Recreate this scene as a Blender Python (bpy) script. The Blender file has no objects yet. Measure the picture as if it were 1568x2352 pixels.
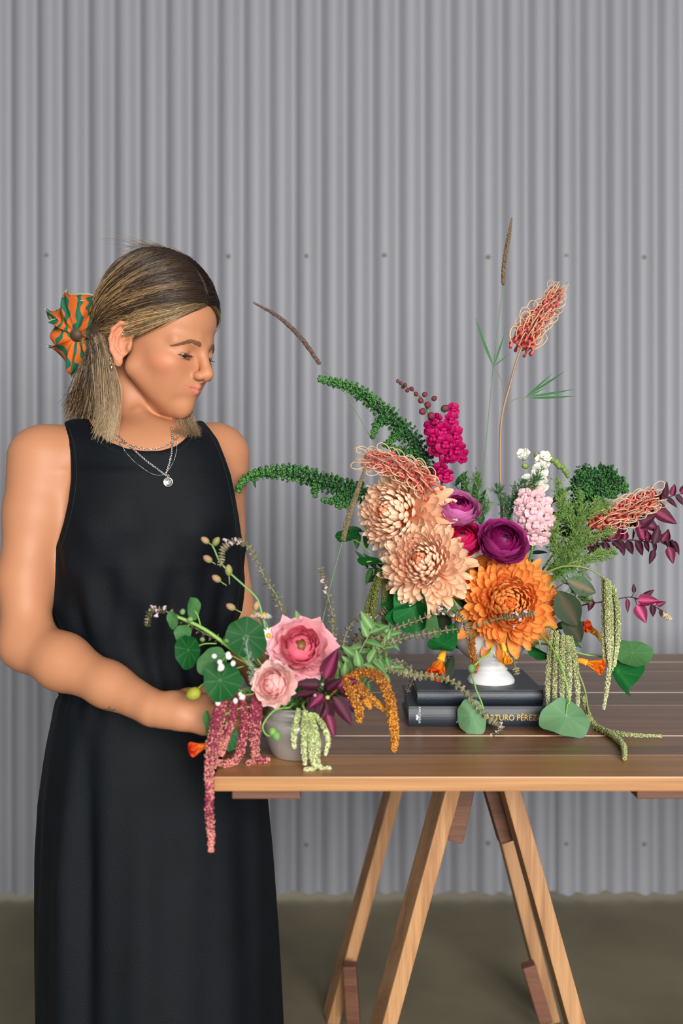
import bpy, bmesh, math, random
import numpy as np
from mathutils import Vector, Matrix, noise
R = random.Random(7); NR = np.random.RandomState(11)
C = bpy.context.scene.collection
# ------------------------------------------------------------------ camera, world, lights, exposure
F = 2287.0                                    # focal length in pixels: a 35 mm lens on a 24x36 frame held upright
CAMZ, HOR = 1.2, 1130.0
sc = bpy.context.scene
cam = bpy.data.objects.new('camera', bpy.data.cameras.new('camera')); C.objects.link(cam)
cam.location = (0, 0, CAMZ); cam.rotation_euler = (math.pi/2, 0, 0)
cam.data.sensor_fit = 'VERTICAL'; cam.data.sensor_height = 36.0; cam.data.lens = F/2352*36.0
cam.data.shift_y = -46/2352.0
cam.data.clip_start = 0.05
cam.data.dof.use_dof = True; cam.data.dof.focus_distance = 1.62; cam.data.dof.aperture_fstop = 2.8
sc.camera = cam
w = bpy.data.worlds.new('world'); sc.world = w; w.use_nodes = True
w.node_tree.nodes['Background'].inputs[0].default_value = (0.94, 0.97, 1.0, 1)
w.node_tree.nodes['Background'].inputs[1].default_value = 0.95
def area(name, loc, target, sx, sy, power, col):
    l = bpy.data.lights.new(name, 'AREA'); l.shape = 'RECTANGLE'; l.size = sx; l.size_y = sy; l.energy = power; l.color = col
    o = bpy.data.objects.new(name, l); C.objects.link(o); o.location = loc
    o.rotation_euler = (Vector(target)-Vector(loc)).to_track_quat('-Z', 'Y').to_euler(); return o
area('doorway_light', (1.5, -4.3, 2.3), (0.0, 1.8, 1.1), 3.4, 2.6, 620, (1.0, 0.97, 0.93))
vs = sc.view_settings; vs.view_transform = 'Standard'; vs.look = 'None'; vs.gamma = 1; vs.exposure = 0.0; vs.use_curve_mapping = False
sc.cycles.max_bounces = 6

# ------------------------------------------------------------------ helpers
def P(px, py, d): return np.array([(px-784.0)*d/F, d, CAMZ-(py-HOR)*d/F])
WL = {}
def s2l(c): return tuple(((x/255.0)/12.92 if x/255.0 <= 0.04045 else ((x/255.0+0.055)/1.055)**2.4) for x in c)
class MB:
    def __init__(s): s.v = []; s.f = {3: [], 4: []}; s.m = {3: [], 4: []}; s.c = []; s.n = 0
    def add(s, v, f, mat=0, col=(1, 1, 1)):
        v = np.asarray(v, float).reshape(-1, 3)
        if len(v) == 0: return s
        if isinstance(f, np.ndarray): groups = [f]
        else:
            t = [q for q in f if len(q) == 3]; q4 = [q for q in f if len(q) == 4]; groups = []
            if t: groups.append(np.array(t))
            if q4: groups.append(np.array(q4))
            for q in f:
                if len(q) > 4: groups.append(np.array([(q[0], q[i], q[i+1]) for i in range(1, len(q)-1)]))
        for g in groups:
            if len(g) == 0: continue
            s.f[g.shape[1]].append(g+s.n); s.m[g.shape[1]].append(np.full(len(g), mat, np.int32))
        s.v.append(v); c = np.asarray(col, float)
        s.c.append(np.broadcast_to(c, (len(v), 3)) if c.ndim == 1 else c); s.n += len(v); return s
    def mesh(s, name, off=(0, 0, 0), smooth=True):
        me = bpy.data.meshes.new(name); V = np.concatenate(s.v)-np.asarray(off)
        f3 = np.concatenate(s.f[3]) if s.f[3] else np.zeros((0, 3), int); f4 = np.concatenate(s.f[4]) if s.f[4] else np.zeros((0, 4), int)
        me.vertices.add(len(V)); me.vertices.foreach_set('co', V.astype(np.float32).ravel())
        idx = np.concatenate([f3.ravel(), f4.ravel()]).astype(np.int32); me.loops.add(len(idx)); me.loops.foreach_set('vertex_index', idx)
        me.polygons.add(len(f3)+len(f4)); st = np.concatenate([np.arange(len(f3))*3, len(f3)*3+np.arange(len(f4))*4]).astype(np.int32)
        me.polygons.foreach_set('loop_start', st)
        mi = np.concatenate([np.concatenate(s.m[3]) if s.m[3] else np.zeros(0, int), np.concatenate(s.m[4]) if s.m[4] else np.zeros(0, int)]).astype(np.int32)
        me.polygons.foreach_set('material_index', mi); me.update(calc_edges=True)
        me.polygons.foreach_set('use_smooth', np.full(len(me.polygons), smooth))
        a = me.color_attributes.new('col', 'FLOAT_COLOR', 'POINT'); cc = np.ones((len(V), 4), np.float32); cc[:, :3] = np.concatenate(s.c); a.data.foreach_set('color', cc.ravel())
        return me
def root(name, label, cat, loc, group=None):
    o = bpy.data.objects.new(name, None); C.objects.link(o); o.location = loc; o.empty_display_size = 0.02; o['label'] = label; o['category'] = cat
    if group: o['group'] = group
    WL[o] = np.array(loc, float); return o
def put(name, mb, mats, parent=None, smooth=True, **props):
    off = WL[parent] if parent is not None else np.zeros(3)
    me = mb.mesh(name, off, smooth)
    for m in (mats if isinstance(mats, (list, tuple)) else [mats]): me.materials.append(m)
    o = bpy.data.objects.new(name, me); C.objects.link(o)
    if parent is not None: o.parent = parent
    WL[o] = off
    for k, v in props.items(): o[k] = v
    return o
def inst(name, me, parent, M, color=None, **props):
    """one more object on shared mesh data, M = world matrix (parents are never rotated)"""
    o = bpy.data.objects.new(name, me); C.objects.link(o); o.parent = parent
    M = M.copy(); M.translation = M.translation-Vector(WL[parent]); o.matrix_basis = M
    if color is not None: o.color = (*color, 1)
    for k, v in props.items(): o[k] = v
    return o
def box(cx, cy, cz, sx, sy, sz, b=0.0):
    bm = bmesh.new(); bmesh.ops.create_cube(bm, size=1); bmesh.ops.scale(bm, vec=(sx, sy, sz), verts=bm.verts)
    if b: bmesh.ops.bevel(bm, geom=bm.edges[:], offset=b, segments=2, affect='EDGES', profile=0.6)
    v = np.array([p.co for p in bm.verts])+np.array([cx, cy, cz]); f = [[q.index for q in p.verts] for p in bm.faces]; bm.free(); return v, f
def smooth_path(pts, n=8):
    p = np.asarray(pts, float)
    if len(p) < 3: t = np.linspace(0, 1, n+1)[:, None]; return p[0]*(1-t)+p[-1]*t
    q = np.vstack([2*p[0]-p[1], p, 2*p[-1]-p[-2]]); out = []
    for i in range(1, len(q)-2):
        t = np.linspace(0, 1, n, endpoint=False)[:, None]; a, b, c, d = q[i-1], q[i], q[i+1], q[i+2]
        out.append(0.5*((2*b)+(-a+c)*t+(2*a-5*b+4*c-d)*t**2+(-a+3*b-3*c+d)*t**3))
    return np.vstack(out+[p[-1:]])
def nrm(a): a = np.asarray(a, float); return a/(np.linalg.norm(a, axis=-1, keepdims=True)+1e-12)
def frames(p):
    t = nrm(np.gradient(p, axis=0)); u = np.cross(t[0], [0.3, 0.2, 1.0])
    if np.linalg.norm(u) < 1e-3: u = np.cross(t[0], [1, 0, 0])
    u = nrm(u); U = [u]
    for i in range(1, len(p)): u = u-t[i]*np.dot(u, t[i]); u = nrm(u); U.append(u)
    U = np.array(U); return t, U, np.cross(t, U)
def tube(p, r, k=8, cap=True):
    p = np.asarray(p, float); n = len(p); r = np.atleast_1d(np.asarray(r, float)); r = np.full(n, r[0]) if len(r) == 1 else r if len(r) == n else np.interp(np.linspace(0, 1, n), np.linspace(0, 1, len(r)), r)
    t, U, V = frames(p); a = np.arange(k)*2*math.pi/k
    v = (p[:, None]+r[:, None, None]*(np.cos(a)[None, :, None]*U[:, None]+np.sin(a)[None, :, None]*V[:, None])).reshape(-1, 3)
    i = np.arange(n-1)[:, None]*k; j = np.arange(k)[None]; j2 = (j+1) % k
    f = [tuple(x) for x in np.stack([i+j, i+j2, i+k+j2, i+k+j], -1).reshape(-1, 4)]
    if cap: f.append(tuple(range(k))[::-1]); f.append(tuple(range((n-1)*k, n*k)))
    return v, f
def tubes(paths, rad, cols=None, k=3):
    """many thin strands at once: paths (n,m,3), rad (n,m) or (m,), cols (n,m,3)"""
    n, m, _ = paths.shape; T = nrm(np.gradient(paths, axis=1)); up = np.array([0.31, 0.52, 0.79]); U = nrm(np.cross(T, up)); V = np.cross(T, U)
    rad = np.broadcast_to(rad, (n, m)); a = np.arange(k)*2*math.pi/k
    v = paths[:, :, None]+rad[:, :, None, None]*(np.cos(a)[:, None]*U[:, :, None]+np.sin(a)[:, None]*V[:, :, None])
    s = (np.arange(n)*m*k)[:, None, None]; i = (np.arange(m-1)*k)[None, :, None]; j = np.arange(k)[None, None]; j2 = (j+1) % k
    f = np.stack([s+i+j, s+i+j2, s+i+k+j2, s+i+k+j], -1).reshape(-1, 4)
    c = None if cols is None else np.repeat(cols.reshape(n*m, 3), k, axis=0)
    return v.reshape(-1, 3), f, c
def lathe(prof, k=48, c=(0, 0, 0)):
    prof = np.asarray(prof, float); a = np.arange(k)*2*math.pi/k; n = len(prof)
    v = np.stack([prof[:, 0:1]*np.cos(a), prof[:, 0:1]*np.sin(a), np.repeat(prof[:, 1:2], k, 1)], -1).reshape(-1, 3)+np.asarray(c)
    i = np.arange(n-1)[:, None]*k; j = np.arange(k)[None]; j2 = (j+1) % k
    return v, np.stack([i+j, i+j2, i+k+j2, i+k+j], -1).reshape(-1, 4)
def grid(G, thick=None):
    n, m = G.shape[:2]; i = np.arange(n-1)[:, None]*m; j = np.arange(m-1)[None]
    return G.reshape(-1, 3), np.stack([i+j, i+m+j, i+m+j+1, i+j+1], -1).reshape(-1, 4)
def ico(sub=1):
    bm = bmesh.new(); bmesh.ops.create_icosphere(bm, subdivisions=sub, radius=1.0); v = np.array([x.co for x in bm.verts]); f = np.array([[q.index for q in p.verts] for p in bm.faces]); bm.free(); return v, f
ICO1 = ico(1); ICO2 = ico(2)
OCT = (np.array([(1, 0, 0), (-1, 0, 0), (0, 1, 0), (0, -1, 0), (0, 0, 1.), (0, 0, -1)]), np.array([(0, 2, 4), (2, 1, 4), (1, 3, 4), (3, 0, 4), (2, 0, 5), (1, 2, 5), (3, 1, 5), (0, 3, 5)]))
def scatter(mb, base, cen, rad, cols=None, mat=0, rot=None, stretch=None):
    """copies of a small base shape joined into one mesh; rad (n,) or (n,3); rot (n,3,3)"""
    bv, bf = base; n = len(cen); rad = np.asarray(rad); rad = np.repeat(rad[:, None], 3, 1) if rad.ndim == 1 else rad
    v = bv[None]*rad[:, None, :]
    if rot is not None: v = np.einsum('nij,nkj->nki', rot, v)
    v = v+np.asarray(cen)[:, None]; f = bf[None]+(np.arange(n)*len(bv))[:, None, None]
    c = (1, 1, 1) if cols is None else np.repeat(np.asarray(cols), len(bv), axis=0)
    mb.add(v.reshape(-1, 3), f.reshape(-1, bf.shape[1]), mat, c)
def basis_z(d, spin=0.0):
    z = nrm(d); x = np.cross([0.13, 0.2, 0.97], z)
    if np.linalg.norm(x) < 1e-2: x = np.cross([1, 0, 0], z)
    x = nrm(x); y = np.cross(z, x); c, s = math.cos(spin), math.sin(spin); return np.stack([c*x+s*y, -s*x+c*y, z], 1)
def M4(rot, loc, s=1.0):
    M = Matrix.Identity(4); sx = (s, s, s) if np.ndim(s) == 0 else s
    for i in range(3):
        for j in range(3): M[i][j] = rot[i][j]*sx[j]
        M[i][3] = loc[i]
    return M
def jit(c, a, n): return np.clip(np.asarray(c)[None]*(1+NR.uniform(-a, a, (n, 1))), 0, 1)
# ------------------------------------------------------------------ materials
def mat(name, col=(0.5, 0.5, 0.5), rough=0.5, metal=0.0, attr=False, objc=False, noise_s=0, noise_a=0.0, noise_vec=(1, 1, 1), bump=0.0, bump_s=200, sss=0.0, trans=0.0, spec=0.5, sheen=0.0, coat=0.0, aniso=None):
    m = bpy.data.materials.new(name); m.use_nodes = True; nt = m.node_tree; b = nt.nodes['Principled BSDF']; L = nt.links.new
    b.inputs['Roughness'].default_value = rough; b.inputs['Metallic'].default_value = metal; b.inputs['Specular IOR Level'].default_value = spec
    b.inputs['Subsurface Weight'].default_value = sss; b.inputs['Subsurface Radius'].default_value = (0.01, 0.004, 0.002); b.inputs['Subsurface Scale'].default_value = 0.6
    b.inputs['Sheen Weight'].default_value = sheen; b.inputs['Coat Weight'].default_value = coat
    src = nt.nodes.new('ShaderNodeRGB'); src.outputs[0].default_value = (*(s2l(col) if max(col) > 1 else col), 1); out = src.outputs[0]
    def mul(a, b_):
        x = nt.nodes.new('ShaderNodeMix'); x.data_type = 'RGBA'; x.blend_type = 'MULTIPLY'; x.inputs[0].default_value = 1; L(a, x.inputs[6]); L(b_, x.inputs[7]); return x.outputs[2]
    if attr: a = nt.nodes.new('ShaderNodeVertexColor'); a.layer_name = 'col'; out = mul(out, a.outputs[0])
    if objc: a = nt.nodes.new('ShaderNodeObjectInfo'); out = mul(out, a.outputs['Color'])
    tc = nt.nodes.new('ShaderNodeTexCoord')
    if noise_a:
        mp = nt.nodes.new('ShaderNodeMapping'); mp.inputs['Scale'].default_value = noise_vec; L(tc.outputs['Object'], mp.inputs[0])
        n = nt.nodes.new('ShaderNodeTexNoise'); n.inputs['Scale'].default_value = noise_s; n.inputs['Detail'].default_value = 5; L(mp.outputs[0], n.inputs[0])
        r = nt.nodes.new('ShaderNodeMapRange'); r.inputs[1].default_value = 0.3; r.inputs[2].default_value = 0.7; r.inputs[3].default_value = 1-noise_a; r.inputs[4].default_value = 1+noise_a; L(n.outputs[0], r.inputs[0])
        out = mul(out, r.outputs[0])
    L(out, b.inputs['Base Color']); m['colour_socket'] = 1
    if bump:
        n = nt.nodes.new('ShaderNodeTexNoise'); n.inputs['Scale'].default_value = bump_s; n.inputs['Detail'].default_value = 4; L(tc.outputs['Object'], n.inputs[0])
        bp = nt.nodes.new('ShaderNodeBump'); bp.inputs['Strength'].default_value = bump; bp.inputs['Distance'].default_value = 0.002; L(n.outputs[0], bp.inputs['Height']); L(bp.outputs[0], b.inputs['Normal'])
    if trans:
        tr = nt.nodes.new('ShaderNodeBsdfTranslucent'); L(out, tr.inputs[0]); mx = nt.nodes.new('ShaderNodeMixShader'); mx.inputs[0].default_value = trans
        o = nt.nodes['Material Output']; L(b.outputs[0], mx.inputs[1]); L(tr.outputs[0], mx.inputs[2]); L(mx.outputs[0], o.inputs[0])
    return m
def wood(name, c1, c2, rough=0.45, axis=0, rnd=0.25, scale=5.0, coat=0.0):
    m = bpy.data.materials.new(name); m.use_nodes = True; nt = m.node_tree; b = nt.nodes['Principled BSDF']; L = nt.links.new
    b.inputs['Roughness'].default_value = rough; b.inputs['Coat Weight'].default_value = coat; b.inputs['Coat Roughness'].default_value = 0.3
    tc = nt.nodes.new('ShaderNodeTexCoord'); oi = nt.nodes.new('ShaderNodeObjectInfo'); ad = nt.nodes.new('ShaderNodeVectorMath'); ad.operation = 'ADD'
    cb = nt.nodes.new('ShaderNodeCombineXYZ'); ml = nt.nodes.new('ShaderNodeMath'); ml.operation = 'MULTIPLY'; ml.inputs[1].default_value = 37.0; L(oi.outputs['Random'], ml.inputs[0])
    for i in range(3): L(ml.outputs[0], cb.inputs[i])
    L(tc.outputs['Object'], ad.inputs[0]); L(cb.outputs[0], ad.inputs[1])
    mp = nt.nodes.new('ShaderNodeMapping'); s = [scale*3]*3; s[axis] = scale*0.16; mp.inputs['Scale'].default_value = s; L(ad.outputs[0], mp.inputs[0])
    n = nt.nodes.new('ShaderNodeTexNoise'); n.inputs['Scale'].default_value = 1.0; n.inputs['Detail'].default_value = 3; n.inputs['Distortion'].default_value = 0.9; L(mp.outputs[0], n.inputs[0])
    mp2 = nt.nodes.new('ShaderNodeMapping'); s2 = [scale*60]*3; s2[axis] = scale*1.1; mp2.inputs['Scale'].default_value = s2; L(ad.outputs[0], mp2.inputs[0])
    n2 = nt.nodes.new('ShaderNodeTexNoise'); n2.inputs['Scale'].default_value = 1.0; n2.inputs['Detail'].default_value = 2; L(mp2.outputs[0], n2.inputs[0])
    wv = nt.nodes.new('ShaderNodeMath'); wv.operation = 'MULTIPLY'; wv.inputs[1].default_value = 26; L(n.outputs[0], wv.inputs[0])
    sn = nt.nodes.new('ShaderNodeMath'); sn.operation = 'SINE'; L(wv.outputs[0], sn.inputs[0])
    a1 = nt.nodes.new('ShaderNodeMath'); a1.operation = 'MULTIPLY_ADD'; a1.inputs[1].default_value = 0.20; a1.inputs[2].default_value = 0.1; L(sn.outputs[0], a1.inputs[0])
    a2 = nt.nodes.new('ShaderNodeMath'); a2.operation = 'MULTIPLY_ADD'; a2.inputs[1].default_value = 0.8; L(n2.outputs[0], a2.inputs[0]); L(a1.outputs[0], a2.inputs[2])
    cr = nt.nodes.new('ShaderNodeMix'); cr.data_type = 'RGBA'; cr.inputs[6].default_value = (*s2l(c1), 1); cr.inputs[7].default_value = (*s2l(c2), 1); cr.clamp_factor = True; L(a2.outputs[0], cr.inputs[0])
    rr = nt.nodes.new('ShaderNodeMapRange'); rr.inputs[3].default_value = 1-rnd; rr.inputs[4].default_value = 1+rnd*0.6; L(oi.outputs['Random'], rr.inputs[0])
    x = nt.nodes.new('ShaderNodeMix'); x.data_type = 'RGBA'; x.blend_type = 'MULTIPLY'; x.inputs[0].default_value = 1; L(cr.outputs[2], x.inputs[6]); L(rr.outputs[0], x.inputs[7]); L(x.outputs[2], b.inputs['Base Color'])
    bp = nt.nodes.new('ShaderNodeBump'); bp.inputs['Strength'].default_value = 0.25; bp.inputs['Distance'].default_value = 0.001; L(n2.outputs[0], bp.inputs['Height']); L(bp.outputs[0], b.inputs['Normal'])
    return m
# ------------------------------------------------------------------ the setting: corrugated wall, concrete floor
WD = 2.93; PITCH = 0.0762
m_steel = mat('corrugated_steel', (134, 136, 143), rough=0.55, metal=0.0, noise_s=1.6, noise_a=0.10, noise_vec=(1, 1, 0.22), bump=0.15, bump_s=60)
m_screw = mat('screw_head', (128, 125, 120), rough=0.6, metal=0.1)
m_stain = mat('washer_stain', (116, 112, 105), rough=0.8)
m_floor = mat('concrete', (118, 110, 88), rough=0.8, noise_s=2.2, noise_a=0.28, bump=0.25, bump_s=60)
wall = bpy.data.objects.new('wall_back', None); C.objects.link(wall); wall['kind'] = 'structure'; wall.location = (0, WD, 0); WL[wall] = np.array((0, WD, 0.))
wall['label'] = 'weathered grey corrugated steel wall behind the table'
x_val = (20-784)*WD/F                     # a valley (dark groove) seen at pixel 20
lap0 = (1280-784)*WD/F
for k in range(-4, 5):
    x0 = lap0+k*PITCH*10; x1 = x0+PITCH*10+0.02
    if x1 < -2.6 or x0 > 2.6: continue
    n = 110; xs = np.linspace(x0, x1, n); tl = np.interp(xs, [x0, x1], [0.0, 0.0035])
    zb = 0.02+0.0035*math.sin(k*3)
    zs = np.array([zb, 0.3, 0.8, 1.4, 2.0, 2.6, 3.2]); G = np.zeros((n, len(zs), 3))
    ph = 2*math.pi*(xs-x_val)/PITCH; prof = (1-2*((1+np.cos(ph))/2)**1.7)*0.0105
    for j, z in enumerate(zs):
        G[:, j, 0] = xs; G[:, j, 1] = WD-prof+tl+0.0012*math.sin(k*5+z*3); G[:, j, 2] = z
    G[:, 0, 2] = zb+0.003*np.sin(ph*0.31+k)+0.002*np.sin(ph*1.7)
    B = G.copy(); B[:, :, 1] += 0.0008
    mb = MB(); v, f = grid(G); mb.add(v, f[:, ::-1]); mb.add(*grid(B))
    put('corrugated_sheet', mb, m_steel, wall)
smb = MB(); v, f = lathe([(0, 0.006), (0.003, 0.0058), (0.0045, 0.004), (0.005, 0.0015), (0.0085, 0.001), (0.009, 0.0)], 14)
smb.add(v[:, [0, 2, 1]]*np.array([.75, -1, .75]), f[:, ::-1]); screw_me = smb.mesh('screw'); screw_me.materials.append(m_screw)
stain = MB(); v, f = lathe([(0, 0.0006), (0.014, 0.0005), (0.0145, 0)], 16)
for py in (590, 1937):
    for px in (-50, 128, 369, 547, 727, 905, 1142, 1320, 1497, 1660):
        x = (px+R.uniform(-2, 2)-784)*WD/F; z = CAMZ-(py+R.uniform(-3, 3)-HOR)*(WD)/F
        kx = round((x-x_val)/PITCH-0.5); x = x_val+(kx+0.5)*PITCH
        inst('screw', screw_me, wall, M4(np.eye(3), (x, WD-0.0105+0.001, z)))
fl = MB(); fl.add(*box(0, 1.0, -0.05, 7, 7.5, 0.1)); o = put('floor', fl, m_floor, smooth=False, kind='structure', label='worn olive grey concrete floor below the wall')
m_shed = mat('shed_lining', (96, 94, 92), rough=0.8, noise_s=3, noise_a=0.15)
for nm, bx in (('wall_left', (-3.0, 0.2, 1.7, 0.05, 5.5, 3.4)), ('wall_right', (3.2, 0.2, 1.7, 0.05, 5.5, 3.4)), ('ceiling', (0.1, 0.2, 3.42, 6.3, 5.5, 0.05))):  # unseen shed sides and ceiling, added to cut the light from the sides
    mb = MB(); mb.add(*box(*bx)); put(nm, mb, m_shed, smooth=False, kind='structure', label='grey shed '+nm.replace('_', ' on the ')+' beyond the frame, added to darken the sides')
# ------------------------------------------------------------------ table: planks, cleats; trestles
TZ = 0.826; X0, X1 = -0.168, 1.76; DF = 1.307; PW = 0.1103
m_plank = wood('oiled_timber', (88, 58, 36), (150, 106, 66), rough=0.38, rnd=0.22, coat=0.25)
m_plankf = wood('front_board_timber', (140, 92, 50), (188, 138, 84), rough=0.42, rnd=0.05, coat=0.2)
m_leg = wood('leg_timber', (140, 96, 60), (196, 150, 104), rough=0.55, axis=2, rnd=0.12)
m_dark = wood('reddish_timber', (84, 52, 38), (128, 84, 62), rough=0.6, axis=0, rnd=0.15)
tb = root('table', 'brown timber plank table on trestle legs carrying both flower vases', 'table', (0.8, 1.8, 0))
for i in range(9):
    y0 = DF+i*PW; xl = X0+(0 if i == 0 else -0.004+0.004*math.sin(i*2.3)); mb = MB()
    th = 0.0185 if i else 0.0195
    mb.add(*box((xl+X1)/2, y0+PW/2, TZ-th/2+0.0005*math.sin(i*4.1), X1-xl, PW-0.0022, th, 0.0016))
    o = put('plank', mb, m_plankf if i == 0 else m_plank, tb, smooth=False)
def board(name, a, b, wx, wy, m, parent, yaw=0.0, bev=0.003):
    """a timber between two points: wx wide, wy deep, turned by yaw about its own length"""
    a = np.array(a); b = np.array(b); L_ = np.linalg.norm(b-a); z = (b-a)/L_
    yv = nrm(np.array([math.sin(yaw), math.cos(yaw), 0])-z*np.dot(z, [math.sin(yaw), math.cos(yaw), 0])); xv = np.cross(yv, z)
    v, f = box(0, 0, 0, wx, wy, L_, bev); v = v@np.stack([xv, yv, z])
    me = MB().add(v+(a+b)/2, f); return put(name, me, m, parent, smooth=False)
for (xa, xb, y, z) in ((535, 690, 1.35, TZ-0.0285), (1455, 1700, 1.35, TZ-0.0285)):
    xa = (xa-784)*1.35/F; xb = (xb-784)*1.35/F; mb = MB(); mb.add(*box((xa+xb)/2, 1.80, z, xb-xa, 0.93, 0.019, 0.002)); put('cleat', mb, m_dark, tb, smooth=False)
def trestle(dx, label):
    t = root('trestle', label, 'trestle', (0.23+dx, 1.95, 0)); s = np.array([dx, 0, 0])
    def leg(p1, y1, p2, y2, d, wx, wy, yaw, name='leg', m=m_leg, zt=0.800, zb=0.0):
        a = P(p1, y1, d); b = P(p2, y2, d); u = (b-a)/(b[2]-a[2]); top = a+u*(zt-a[2]); bot = a+u*(zb-a[2]); return board(name, bot+s, top+s, wx, wy, m, t, yaw)
    leg(1024, 1820, 880, 2352, 1.70, 0.027, 0.055, -0.25); leg(1172, 1820, 1320, 2352, 1.70, 0.029, 0.045, -0.1)
    leg(901, 1820, 756, 2352, 2.27, 0.028, 0.055, -0.22); leg(1133, 1820, 1270, 2352, 2.27, 0.029, 0.05, -0.05)
    za = (P(0, 1931, 1.76)[2])
    leg(1068, 1820, 1043, 1931, 1.765, 0.029, 0.03, 0.1, 'brace', m_dark, 0.80, za); leg(1133, 1820, 1167, 1935, 1.765, 0.032, 0.03, -0.1, 'brace', m_dark, 0.80, za)
    zc = P(0, 2214, 2.2)[2]
    leg(803, 2214, 812, 2352, 2.2, 0.03, 0.03, 0.1, 'brace', m_dark, zc, 0.03); leg(1210, 2206, 1254, 2352, 2.2, 0.03, 0.03, 0.0, 'brace', m_dark, zc, 0.03)
    for x in (0.155, 0.33):
        mb = MB(); mb.add(*box(x+dx, 1.98, 0.770, 0.03, 0.50, 0.06, 0.003)); put('rail', mb, m_dark, t, smooth=False)
trestle(0, 'timber trestle with four splayed legs under the table')
trestle(1.1, 'second timber trestle beyond the right edge, under the far end of the table')
# ------------------------------------------------------------------ books
m_book = mat('navy_cloth_cover', (27, 36, 46), rough=0.45, bump=0.12, bump_s=700)
m_page = mat('page_edges', (150, 142, 120), rough=0.9)
m_gold = mat('gold_lettering', (222, 170, 60), rough=0.5); m_silver = mat('pale_lettering', (200, 205, 205), rough=0.5)
def book(label, x0, x1, y0, y1, z0, th):
    b = root('book', label, 'book', ((x0+x1)/2, y0, z0)); ct = 0.003
    mb = MB(); mb.add(*box((x0+x1)/2, (y0+y1)/2, z0+ct/2, x1-x0, y1-y0, ct, 0.0008)); mb.add(*box((x0+x1)/2, (y0+y1)/2, z0+th-ct/2, x1-x0, y1-y0, ct, 0.0008))
    k = 9; a = np.linspace(-1, 1, k); G = np.zeros((k, 2, 3))
    for j, x in enumerate((x0, x1)): G[:, j, 0] = x; G[:, j, 1] = y0-0.0035*(1-a**2); G[:, j, 2] = z0+th/2+a*(th/2-0.0006)
    v, f = grid(G); mb.add(v, f); G2 = G.copy(); G2[:, :, 1] += 0.003; v, f = grid(G2); mb.add(v, f[:, ::-1])
    for j in (0, 1): mb.add(np.concatenate([G[:, j], G2[:, j]]), [(q, q+1, k+q+1, k+q) for q in range(k-1)])
    put('cover', mb, m_book, b, smooth=False)
    pg = MB(); pg.add(*box((x0+x1)/2, (y0+y1)/2+0.001, z0+th/2, x1-x0-0.007, y1-y0-0.008, th-2*ct)); put('pages', pg, m_page, b, smooth=False)
    return b
bk1 = book('lower and larger dark navy hardback with gold author lettering on its spine', P(938, 0, 1.584)[0], P(938, 0, 1.584)[0]+0.262, 1.584, 1.757, TZ+0.0005, 0.0325)
BT = TZ+0.033+0.0225
book('upper smaller plain navy hardback directly under the white vase', P(958, 0, 1.60)[0], P(1247, 0, 1.60)[0], 1.60, 1.785, TZ+0.0335, 0.0225)
def text(s, size, loc, m, parent, name='lettering', rot=(math.pi/2, 0, 0), sx=1.0, shear=0.0):
    c = bpy.data.curves.new(name, 'FONT'); c.body = s; c.size = size; c.extrude = 0.0002; c.offset = 0.0; c.shear = shear; c.align_y = 'CENTER'
    c.materials.append(m); o = bpy.data.objects.new(name, c); C.objects.link(o); o.parent = parent; o.location = Vector(loc)-Vector(WL[parent]); o.rotation_euler = rot; o.scale = (sx, 1, 1); WL[o] = WL[parent]
    bpy.context.view_layer.update(); me = bpy.data.meshes.new_from_object(o.evaluated_get(bpy.context.evaluated_depsgraph_get())); q = bpy.data.objects.new(name, me); C.objects.link(q); q.parent = parent
    q.location = o.location; q.rotation_euler = rot; q.scale = o.scale; bpy.data.objects.remove(o); WL[q] = WL[parent]; return q
sy = 1.584-0.0040; sz = TZ+0.0165
text('ARTURO PÉREZ-REVERTE', 0.0135, (P(1114, 0, 1.58)[0], sy, sz-0.001), m_gold, bk1, sx=0.86)
text('E', 0.026, (P(1044, 0, 1.58)[0], sy, sz-0.001), m_silver, bk1, shear=0.4)
text('ALFAGUARA', 0.0052, (P(963, 0, 1.58)[0], sy, sz-0.0095), m_silver, bk1, rot=(0, -math.pi/2, -math.pi/2), sx=0.9)
em = MB()
for (dx, dz, r) in ((0, 0.002, 0.0018), (0.0008, -0.0005, 0.0022), (0, -0.003, 0.0016)):
    v, f = lathe([(0, 0.0004), (r, 0.0003), (r*1.02, 0)], 10); em.add(v[:, [0, 2, 1]]*np.array([1, -1, 1.2])+np.array([P(957, 0, 1.58)[0]+dx, sy, sz+dz]), f[:, ::-1])
put('emblem', em, m_silver, bk1)
# ------------------------------------------------------------------ vases
m_white = mat('glazed_white_ceramic', (222, 222, 222), rough=0.12, coat=0.6)
m_pewter = mat('brushed_aluminium', (176, 174, 170), rough=0.30, metal=0.5, bump=0.05, bump_s=120)
m_foam = mat('dark_stems_inside', (22, 34, 18), rough=0.9)
VC = P(1127, 0, 1.672); VX, VY = VC[0], 1.672
wv = root('white_vase', 'footed white ceramic urn vase standing on the stacked books', 'vase', (VX, VY, BT))
mb = MB(); prof = [(0, 0.001), (0.036, 0), (0.0395, 0.002), (0.039, 0.006), (0.033, 0.014), (0.0275, 0.019), (0.0265, 0.021), (0.028, 0.0225), (0.0265, 0.024), (0.024, 0.026), (0.0235, 0.029), (0.034, 0.037), (0.049, 0.049), (0.059, 0.063), (0.0635, 0.078), (0.0635, 0.088), (0.0605, 0.1), (0.062, 0.104), (0.0625, 0.106), (0.0605, 0.107), (0.058, 0.104), (0.0575, 0.09), (0.056, 0.075), (0.045, 0.055), (0, 0.045)]
pr = np.array(prof); v, f = lathe(smooth_path(np.c_[pr, np.zeros(len(pr))], 3)[:, :2], 64, (VX, VY, BT)); mb.add(v, f); put('urn_body', mb, m_white, wv)
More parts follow.
